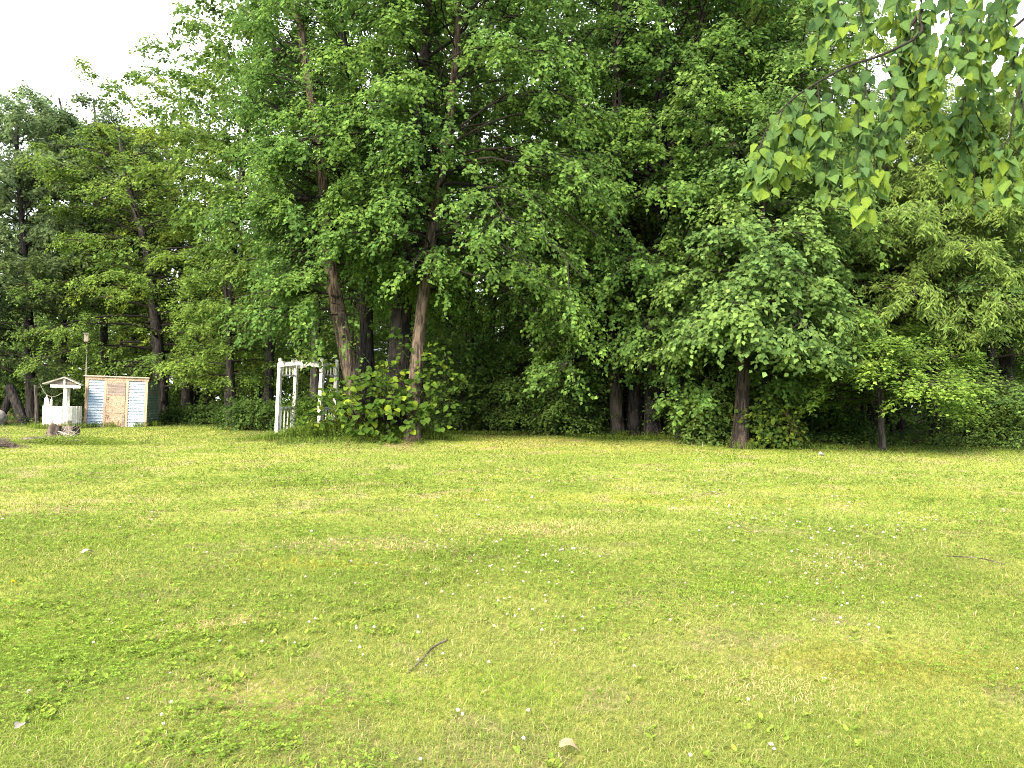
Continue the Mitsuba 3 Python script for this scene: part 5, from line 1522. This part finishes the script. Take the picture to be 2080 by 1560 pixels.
# ------------------------------------------------------------------ stray things on the lawn and at the edge of the wood
def strays():
    rng = np.random.default_rng(170)
    # fallen stick
    a, b, c = ground_at(828, 1372), ground_at(880, 1326), ground_at(908, 1309)
    k = obj('fallen_stick', tube(spline([a + [0, 0, .012], (a + b) / 2 + [.01, 0, .03], b + [0, 0, .035], c + [0, 0, .03]], 12), np.linspace(.004, .007, 12), 7, .3, 2), 'old_wood', smooth=True)
    tag(k, 'grey bent stick lying in the grass left of the middle foreground', 'stick')
    a, b, c = ground_at(1925, 1140), ground_at(1990, 1146), ground_at(2040, 1156)
    k = obj('thin_twig', tube(spline([a + [0, 0, .05], b + [0, 0, .055], c + [0, 0, .045]], 10), .005, 6), 'old_wood')
    tag(k, 'thin dark twig lying on the lawn near the right edge', 'twig')
    # dry leaf in the near foreground
    g = ground_at(1160, 1540)

    def dry(g, size, yaw, nm, lab, col):
        n = 11
        xs = np.linspace(0, 1, n)
        ys = 0.36 * np.sin(np.pi * xs ** 0.8) * (1 + 0.10 * np.sin(xs * 19))
        v = []
        for x, y in zip(xs, ys):
            for t in (-1, -.5, 0, .5, 1):
                v.append([x, y * t, 0.20 * abs(t) * y + 0.10 * math.sin(4 * x + t) + 0.05 * t * math.sin(7 * x)])
        v = np.array(v) * size
        f = []
        for i in range(n - 1):
            for j in range(4):
                q = i * 5 + j
                f += [[q, q + 5, q + 6], [q, q + 6, q + 1]]
        R = np.array([[math.cos(yaw), -math.sin(yaw), 0], [math.sin(yaw), math.cos(yaw), 0], [0, 0, 1]])
        vv = v @ R.T + g + [0, 0, .05]
        tag(obj(nm, (vv, np.array(f)), 'matte', color=np.tile(col, (len(vv), 1)), smooth=True), lab, 'leaf')
    dry(g + [-0.05, 0.03, 0], 0.105, -0.6, 'dry_leaf', 'curled tan dry leaf on the grass at the bottom middle', (0.22, 0.165, 0.10))
    dry(ground_at(28, 1500), 0.07, 1.1, 'dry_leaf', 'pale grey dry leaf in the grass at the bottom left', (0.15, 0.14, 0.13))
    dry(ground_at(165, 1132), 0.12, 0.2, 'dry_leaf', 'whitish dry leaf on the lawn in the left middle distance', (0.24, 0.22, 0.18))
    # one dandelion
    key = thing('dandelion_flower', 'single yellow dandelion in the lawn near the left edge', 'flower')
    g = ground_at(26, 1198)
    m = Mesh()
    n = 60
    a, el = rng.uniform(0, 2 * np.pi, n), rng.uniform(0.1, 1.3, n)
    d = np.stack([np.cos(a) * np.cos(el), np.sin(a) * np.cos(el), np.sin(el)], 1)
    leaves(m, np.tile(g + [0, 0, .06], (n, 1)), d, np.tile([[0, 0, 1.0]], (n, 1)) + .1 * rng.standard_normal((n, 3)), rng.uniform(.014, .022, n), np.tile([[.75, .55, .02]], (n, 1)), 'oval')
    obj('petals', m, 'petal', key)
    obj('stem', tube([g, g + [0, 0, .06]], .002, 5), 'blade', key, color=np.tile([[.15, .22, .05]], (12, 1)))
    # dead brown leaves hanging right of the brown trunk
    key = thing('dead_bough', 'withered bough of brown dead leaves hanging right of the brown trunk', 'branch')
    m, wd = Mesh(), Mesh()
    a0 = W(1548, 822, 19.9)
    pth = spline([W(1520, 835, 19.9), W(1560, 818, 19.7), W(1598, 828, 19.6), W(1614, 852, 19.6)], 12)
    wd.add(*tube(pth, np.linspace(.012, .004, 12), 5))
    for k in range(9):
        q = pth[4 + k % 8]
        e = q + [rng.normal(0, .12), rng.normal(0, .1), -rng.uniform(.3, .8)]
        pp = spline([q, (q + e) / 2 + rng.normal(0, .05, 3), e], 7)
        wd.add(*tube(pp, .004, 4))
        n = 26
        t = rng.uniform(.2, 1, n)
        pos = np.stack([np.interp(t, np.linspace(0, 1, 7), pp[:, j]) for j in range(3)], 1)
        leaves(m, pos, rng.standard_normal((n, 3)) * [.6, .6, .4] - [0, 0, .8], rng.standard_normal((n, 3)), rng.uniform(.05, .10, n), np.array([[.22, .14, .09]]) * rng.uniform(.6, 1.4, (n, 1)), 'narrow')
    obj('twigs', wd, 'twig', key)
    obj('dead_leaves', m, 'leaf', key, kind='stuff')
    # small pale things at the edge of the lawn
    g = ground_at(1668, 926)
    hull = trimesh.convex.convex_hull(np.array([[-.07, 0, 0], [.06, .02, 0], [.07, -.03, .03], [-.06, -.04, .05], [.0, .03, .10], [-.05, .02, .08]]))
    tag(obj('grey_stone', (np.array(hull.vertices) + g, np.array(hull.faces)), 'stone'), 'small pale grey stone lying at the lawn edge right of the big-leaved bush', 'stone')
    g = ground_at(1428, 908)
    tag(obj('short_stake', tube([g - [0, 0, .05], g + [-.01, 0, .13]], .007, 6), 'pole_wood'), 'thin short pale stake at the lawn edge left of the brown trunk', 'stake')


strays()
if __name__ == '__main__':
    tot = sum(len(meshkit.WRITTEN[d['filename']][1]) for d in scene.values() if d.get('type') == 'ply')
    print('triangles', tot, 'entries', len(scene), 'leaves', sum(COUNT.values()))
